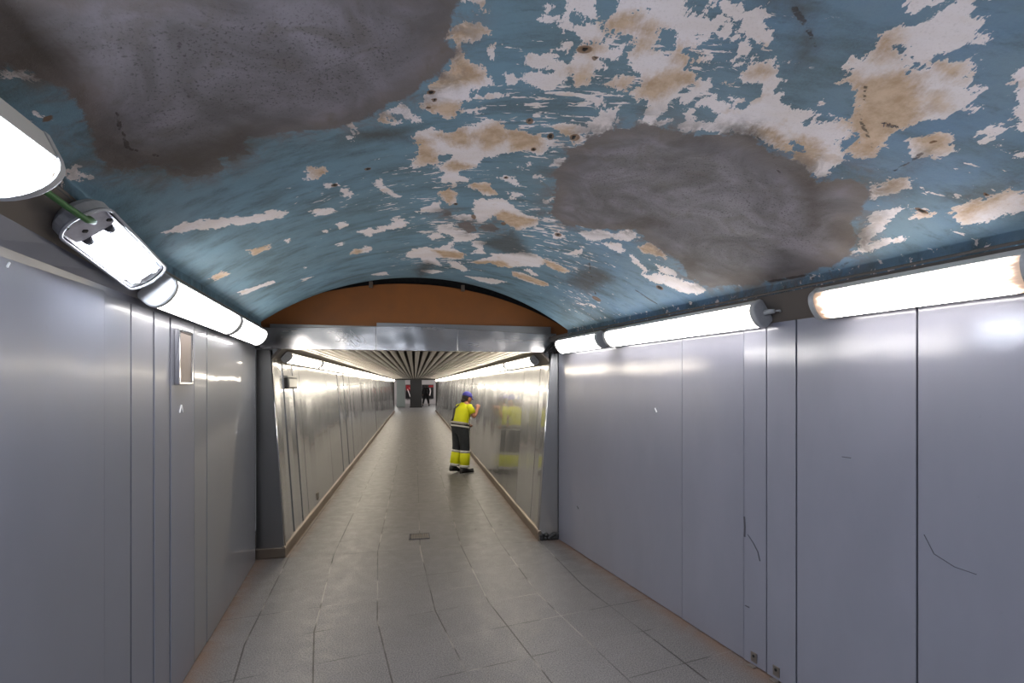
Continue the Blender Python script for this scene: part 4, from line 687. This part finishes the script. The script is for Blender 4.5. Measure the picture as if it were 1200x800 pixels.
# ------------------------------------------------------------------ people
def skin_mesh(verts, edges, radii, sub=2, root=0):
    me = bpy.data.meshes.new('tmp'); me.from_pydata([tuple(v) for v in verts], edges, [])
    o = bpy.data.objects.new('tmp', me); COL.objects.link(o)
    o.modifiers.new('Skin', 'SKIN').use_smooth_shade = True
    me = o.data
    if not me.skin_vertices: me.attributes  # layer is created with the modifier below
    bm = bmesh.new(); bm.from_mesh(me); lay = bm.verts.layers.skin.verify(); bm.verts.ensure_lookup_table()
    for i, r in enumerate(radii):
        sv = bm.verts[i][lay]; sv.radius = r if isinstance(r, (tuple, list)) else (r, r); sv.use_root = (i == root)
    bm.to_mesh(me); bm.free()
    m = o.modifiers.new('Sub', 'SUBSURF'); m.levels = m.render_levels = sub
    dg = bpy.context.evaluated_depsgraph_get(); dg.update()
    out = bpy.data.meshes.new_from_object(o.evaluated_get(dg)); bpy.data.objects.remove(o)
    vs = [tuple(v.co) for v in out.vertices]; fs = [tuple(p.vertices) for p in out.polygons]; bpy.data.meshes.remove(out)
    return vs, fs
def chain(mb, pts, radii, sub=2):
    vs, fs = skin_mesh(pts, [(i, i+1) for i in range(len(pts)-1)], radii, sub); mb.add(vs, fs, True)
def interp(a, b, t): return Vector(a)*(1-t) + Vector(b)*t

def person(name, P0, F, pose, mats, label, hivis):
    F = Vector((F[0], F[1], 0)).normalized(); Lf = Vector((-F.y, F.x, 0)); Zz = Vector((0,0,1))
    root = empty(name, P0, Matrix((F, Lf, Zz)).transposed())
    tag(root, label, 'person')
    J = {k: Vector(v) for k, v in pose.items() if isinstance(v, tuple)}
    keys = ['pelvis','waist','chest','neckb','neck','head','crown','shR','elR','wrR','haR','shL','elL','wrL','haL','hipR','knR','anR','fbR','toR','hipL','knL','anL','fbL','toL']
    rad = dict(pelvis=(.12,.10), waist=(.115,.09), chest=(.145,.105), neckb=.065, neck=.052, head=.082, crown=.062, shR=.06, elR=.043, wrR=.028, haR=(.036,.020), hipR=.08, knR=.06, anR=.042, fbR=.034, toR=.024)
    for k in list(rad):
        if k.endswith('R'): rad[k[:-1]+'L'] = rad[k]
    E = [('pelvis','waist'),('waist','chest'),('chest','neckb'),('neckb','neck'),('neck','head'),('head','crown')]
    for s in 'RL': E += [('neckb','sh'+s),('sh'+s,'el'+s),('el'+s,'wr'+s),('wr'+s,'ha'+s),('pelvis','hip'+s),('hip'+s,'kn'+s),('kn'+s,'an'+s),('an'+s,'fb'+s),('fb'+s,'to'+s)]
    vs, fs = skin_mesh([J[k] for k in keys], [(keys.index(a), keys.index(b)) for a, b in E], [rad[k] for k in keys])
    body = MB().add(vs, fs, True)
    # face: nose, brow, lips, chin, ears; fingers curled round what is held
    hd = J['head']; up = (J['crown']-J['head']).normalized(); fw = (F_l := Vector((1,0,0))) - up*up.x; fw.normalize(); sd = up.cross(fw)
    body.ell(hd + fw*.01 + up*.015, .092, .074, .112, fw, sd, up); body.ell(hd + fw*.045 - up*.065, .045, .042, .045, fw, sd, up)
    body.ell(hd + fw*.10 - up*.012, .018, .013, .024, fw, sd, up, 8, 6); body.ell(hd + fw*.088 - up*.055, .010, .024, .008, fw, sd, up, 8, 6)
    body.ell(hd + fw*.085 + up*.022, .012, .045, .010, fw, sd, up, 10, 6)
    for q in (-1, 1): body.ell(hd + sd*q*.076 - up*.005, .022, .010, .032, fw, sd, up, 8, 6)
    for s, q in (('R', -1), ('L', 1)):
        wr, ha = J['wr'+s], J['ha'+s]; ax = (ha-wr).normalized(); pd = Vector(pose.get('palm'+s, (1,0,0))); pd = (pd - ax*pd.dot(ax)).normalized(); ac = ax.cross(pd)
        body.ell(interp(wr, ha, .75), .042, .038, .016, ax, ac, pd, 10, 8)
        for i, ln in enumerate((.070, .078, .073, .058)):
            b0 = ha + ac*(.027-.018*i) + ax*.012; p1 = b0 + ax*ln*.42 + pd*.012; p2 = p1 + ax*ln*.15 + pd*ln*.38; p3 = p2 - ax*ln*.22 + pd*ln*.18
            chain(body, [b0 - ax*.02, b0, p1, p2, p3], [.009, .009, .0085, .008, .007], 1)
        tb = interp(wr, ha, .55) + ac*.03; chain(body, [tb - ac*.012, tb + ac*.014 + ax*.016, tb + ac*.016 + ax*.036 + pd*.022, tb + ac*.004 + ax*.05 + pd*.042], [.011, .010, .009, .008], 1)
    body.build('body', mats['skin'], root)
    # hair at the nape
    h = MB(); h.ell(hd - fw*.02 + up*.02, .088, .080, .105, fw, sd, up); h.ell(hd - fw*.06 - up*.06, .045, .055, .05, fw, sd, up)
    h.build('hair', mats['hair'], root)
    if hivis:
        c = MB(); c.ell(hd - fw*.004 + up*.045, .104, .090, .092, fw, sd, up, 20, 10, -8, 90)
        br = []
        for i in range(9):
            a = math.radians(-62 + 124*i/8); br.append([hd + fw*(.088*math.cos(a)+.005) + sd*.084*math.sin(a) + up*.046, hd + fw*(.088*math.cos(a)+.075*math.cos(a)) + sd*.080*math.sin(a) + up*.026, hd + fw*(.088*math.cos(a)+.075*math.cos(a)) + sd*.080*math.sin(a) + up*.021, hd + fw*(.088*math.cos(a)+.005) + sd*.084*math.sin(a) + up*.036])
        cp = c.build('cap', mats['cap'], root); m = MB(); m.loft(br, smooth=True); m.build('brim', mats['cap'], cp)
    # shirt with sleeves
    S = [J['pelvis']+Vector((0,0,.05)), J['waist'], J['chest'], J['neckb']+Vector((0,0,-.015)), J['shR'], interp(J['shR'],J['elR'],.55), J['shL'], interp(J['shL'],J['elL'],.55)]
    if not hivis: S[5] = interp(J['elR'],J['wrR'],.9); S[7] = interp(J['elL'],J['wrL'],.9)
    if hivis:
        sb = MB(); up_ = (J['neckb']-J['waist']).normalized(); y_ = Vector((0,1,0)); x_ = y_.cross(up_)
        def oval(c, rx, ry): return [c + x_*rx*math.copysign(abs(math.cos(a))**.8, math.cos(a)) + y_*ry*math.copysign(abs(math.sin(a))**.8, math.sin(a)) for a in [2*math.pi*q/28 for q in range(28)]]
        sh_ = .5*(J['shR']+J['shL'])
        sb.loft([oval(J['pelvis']+Vector((0,0,.04)), .135, .172), oval(J['pelvis']+Vector((0,0,.09)), .14, .178), oval(J['waist'], .132, .168), oval(J['chest'], .142, .188), oval(sh_ - up_*.03, .118, .182), oval(sh_ + up_*.02, .095, .150), oval(J['neckb']+up_*.012, .072, .085), oval(J['neckb']+up_*.035, .058, .060)])
        for s_ in 'RL':
            a_, b_e = J['sh'+s_], J['el'+s_]; q_ = Vector((0, .045 if s_ == 'R' else -.045, .0))
            sb.tube([a_+q_, a_, interp(a_, b_e, .25), interp(a_, b_e, .62)], [.060,.074,.074,.070], 14)
        sb.build('shirt', mats['shirt'], root)
    if not hivis:
        S[0] = J['pelvis']+Vector((0,0,-.05)); SS = S + [J['elR'], J['elL']]; ed = [(0,1),(1,2),(2,3),(3,4),(4,8),(8,5),(3,6),(6,9),(9,7)]; rr = [(.175,.14),(.155,.12),(.175,.13),.09,.085,.05,.085,.05,.062,.062]
        vs, fs = skin_mesh(SS, ed, rr); MB().add(vs, fs, True).build('jacket', mats['shirt'], root)
    # trousers
    K = [J['pelvis']+Vector((0,0,.13 if hivis else .15)), J['pelvis']] + [J['hipR'], J['knR'], interp(J['knR'],J['anR'],.8), J['hipL'], J['knL'], interp(J['knL'],J['anL'],.8)]
    vs, fs = skin_mesh(K, [(0,1),(1,2),(2,3),(3,4),(1,5),(5,6),(6,7)], [(.182,.152),(.190,.16),.122,.094,.082,.122,.094,.082], 2, 1)
    MB().add(vs, fs, True).build('trousers', mats['trousers'], root)
    def cuff(nm, mt, A, B, ra, rb, ry=1.):
        A, B = Vector(A), Vector(B); t = (B-A).normalized(); x = (Vector((1,0,0)) - t*t.x).normalized(); y = t.cross(x); R = []
        for f, g in ((0,.92),(.02,1.),(.5,1.02),(.98,1.),(1,.92)):
            c = A.lerp(B, f); r = (ra*(1-f)+rb*f)*g; R.append([c + x*r*math.cos(2*math.pi*k/24) + y*r*ry*math.sin(2*math.pi*k/24) for k in range(24)])
        return MB().loft(R).build(nm, mt, root)
    for s in 'RL':
        kn, an = J['kn'+s], J['an'+s]
        if hivis:
            cuff('gaiter', mats['shirt'], interp(kn,an,.20), interp(kn,an,.82), .095, .092)
            cuff('gaiter_band', mats['band'], interp(kn,an,.10), interp(kn,an,.22), .098, .097); cuff('gaiter_band', mats['band'], interp(kn,an,.80), interp(kn,an,.93), .094, .092)
        fb, to = J['fb'+s], J['to'+s]; dr = Vector((to.x-an.x, to.y-an.y, 0)).normalized(); sdv = Vector((-dr.y, dr.x, 0))
        sh = MB(); R = []
        for x, wd, ht in ((-.095,.028,.05),(-.08,.044,.105),(-.03,.050,.125),(.03,.050,.11),(.09,.053,.075),(.15,.050,.055),(.19,.036,.042),(.205,.018,.03)):
            c = Vector((an.x, an.y, 0)) + dr*x; zz = pose.get('lift'+s, 0.)*max(0, (.12-x))/.2
            R.append([c + sdv*wd*math.cos(a) + Vector((0,0,zz + .006 + max(0, .5*ht*(1+math.sin(a))))) for a in [2*math.pi*k/16 for k in range(16)]])
        sho = sh.loft(R).build('shoe', mats['shoe'], root)
    if hivis:
        pw = J['pelvis']; wv = J['waist']; ax = (J['chest']-J['pelvis']).normalized()
        cuff('reflective_band', mats['band2'], wv + ax*-.10, wv + ax*-.045, .166, .166, 1.10)
        cuff('reflective_band', mats['band'], pw + ax*-.005, pw + ax*.028, .170, .172, 1.10)
        cuff('belt', mats['trousers'], pw + ax*.03, pw + ax*.065, .166, .168, 1.10)
        bp = MB(); rg = []
        for c, rx, ry in ((J['waist']-up_*.06, .140, .176), (J['waist'], .132, .168), (J['chest'], .142, .188), (sh_ - up_*.03, .118, .182), (sh_ + up_*.02, .095, .150)):
            arc = [math.pi - .50 + .36*(q/8-1) for q in range(17)]
            f = lambda a, k: c + x_*k*rx*math.copysign(abs(math.cos(a))**.8, math.cos(a)) + y_*k*ry*math.copysign(abs(math.sin(a))**.8, math.sin(a))
            rg.append([f(a, 1.03) for a in arc] + [f(a, .96) for a in arc[::-1]])
        bp.loft(rg).build('back_panel', mats['trousers'], root)
    return root
skinm = plain('skin', lin(188,132,108), .5, 0, .06)
hv = dict(skin=skinm, hair=plain('dark_hair', lin(40,34,32), .6), cap=plain('violet_blue_cap', lin(74,72,168), .7), shirt=plain('fluorescent_yellow_cloth', lin(222,226,20), .7, 0, .08),
          trousers=plain('charcoal_cloth', lin(44,48,52), .8), band=plain('silver_reflective_band', lin(205,205,200), .4), band2=plain('grey_reflective_band', lin(150,146,138), .4), shoe=plain('black_shoe', lin(20,20,22), .5))
poseW = dict(pelvis=(-.01,0,.86), waist=(.0,0,1.0), chest=(.05,0,1.165), neckb=(.095,0,1.28), neck=(.12,0,1.33), head=(.145,0,1.395), crown=(.165,0,1.455),
    shR=(.085,-.155,1.235), elR=(.15,-.235,1.045), wrR=(.27,-.17,1.20), haR=(.305,-.15,1.25), palmR=(.6,.8,0),
    shL=(.085,.15,1.235), elL=(.15,.215,1.0), wrL=(.255,.15,.89), haL=(.275,.11,.86), palmL=(.7,-.7,0),
    hipR=(-.01,-.085,.82), knR=(.035,-.10,.465), anR=(.01,-.11,.085), fbR=(.11,-.118,.035), toR=(.18,-.12,.028),
    hipL=(-.01,.085,.82), knL=(-.005,.10,.46), anL=(-.075,.105,.10), fbL=(.015,.11,.05), toL=(.09,.115,.034), liftL=.03)
PW = T(9.12, .845)
FW = XY(N)*.86 + XY(D)*.51
person('person', PW, FW, poseW, hv, 'person in yellow high-visibility shirt, violet cap and dark trousers cleaning at the right tunnel wall', True)
def mop():
    F = Vector(FW).normalized(); Lf = Vector((-F.y, F.x, 0))
    q = lambda f, l, z: PW + F*f + Lf*l + Vector((0,0,z))
    foot = q(.30, .22, .05); r = empty('mop', Vector((foot.x, foot.y, 0)))
    rel = lambda v: v - Vector((foot.x, foot.y, 0))
    MB().tube([rel(foot), rel(q(.29,.085,.87)), rel(q(.288,.065,1.02))], .010, 8).build('handle', hv['band'], r)
    h = MB(); h.box(rel(foot) - Vector((0,0,.028)), .10, .34, .03, XY(F), XY(Lf)); h.build('mop_head', M['black'], r, .008)
    j = MB(); j.tube([rel(foot)-Vector((0,0,.02)), rel(foot)+Vector((0,0,.05))], .02, 8); j.build('joint', M['scuff'], r)
    tag(r, 'thin handled flat mop held by the worker against the wall', 'mop')
mop()
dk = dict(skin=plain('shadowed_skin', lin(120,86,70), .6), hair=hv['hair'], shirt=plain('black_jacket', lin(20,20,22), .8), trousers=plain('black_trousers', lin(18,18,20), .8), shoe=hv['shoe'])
poseS = dict(pelvis=(0,0,.92), waist=(.0,0,1.07), chest=(.0,0,1.26), neckb=(.0,0,1.41), neck=(.01,0,1.47), head=(.02,0,1.56), crown=(.02,0,1.63),
    shR=(0,-.175,1.38), elR=(-.03,-.25,1.12), wrR=(.06,-.24,.90), haR=(.09,-.235,.86), shL=(0,.175,1.38), elL=(-.03,.25,1.12), wrL=(.06,.24,.90), haL=(.09,.235,.86),
    hipR=(0,-.09,.88), knR=(.03,-.17,.48), anR=(-.02,-.24,.085), fbR=(.08,-.25,.035), toR=(.15,-.255,.028), hipL=(0,.09,.88), knL=(.03,.17,.48), anL=(-.02,.24,.085), fbL=(.08,.25,.035), toL=(.15,.255,.028))
person('person', T(38.6, .86), XY(D), poseS, dk, 'dark clothed person standing beside the dark pillar at the far end', False)
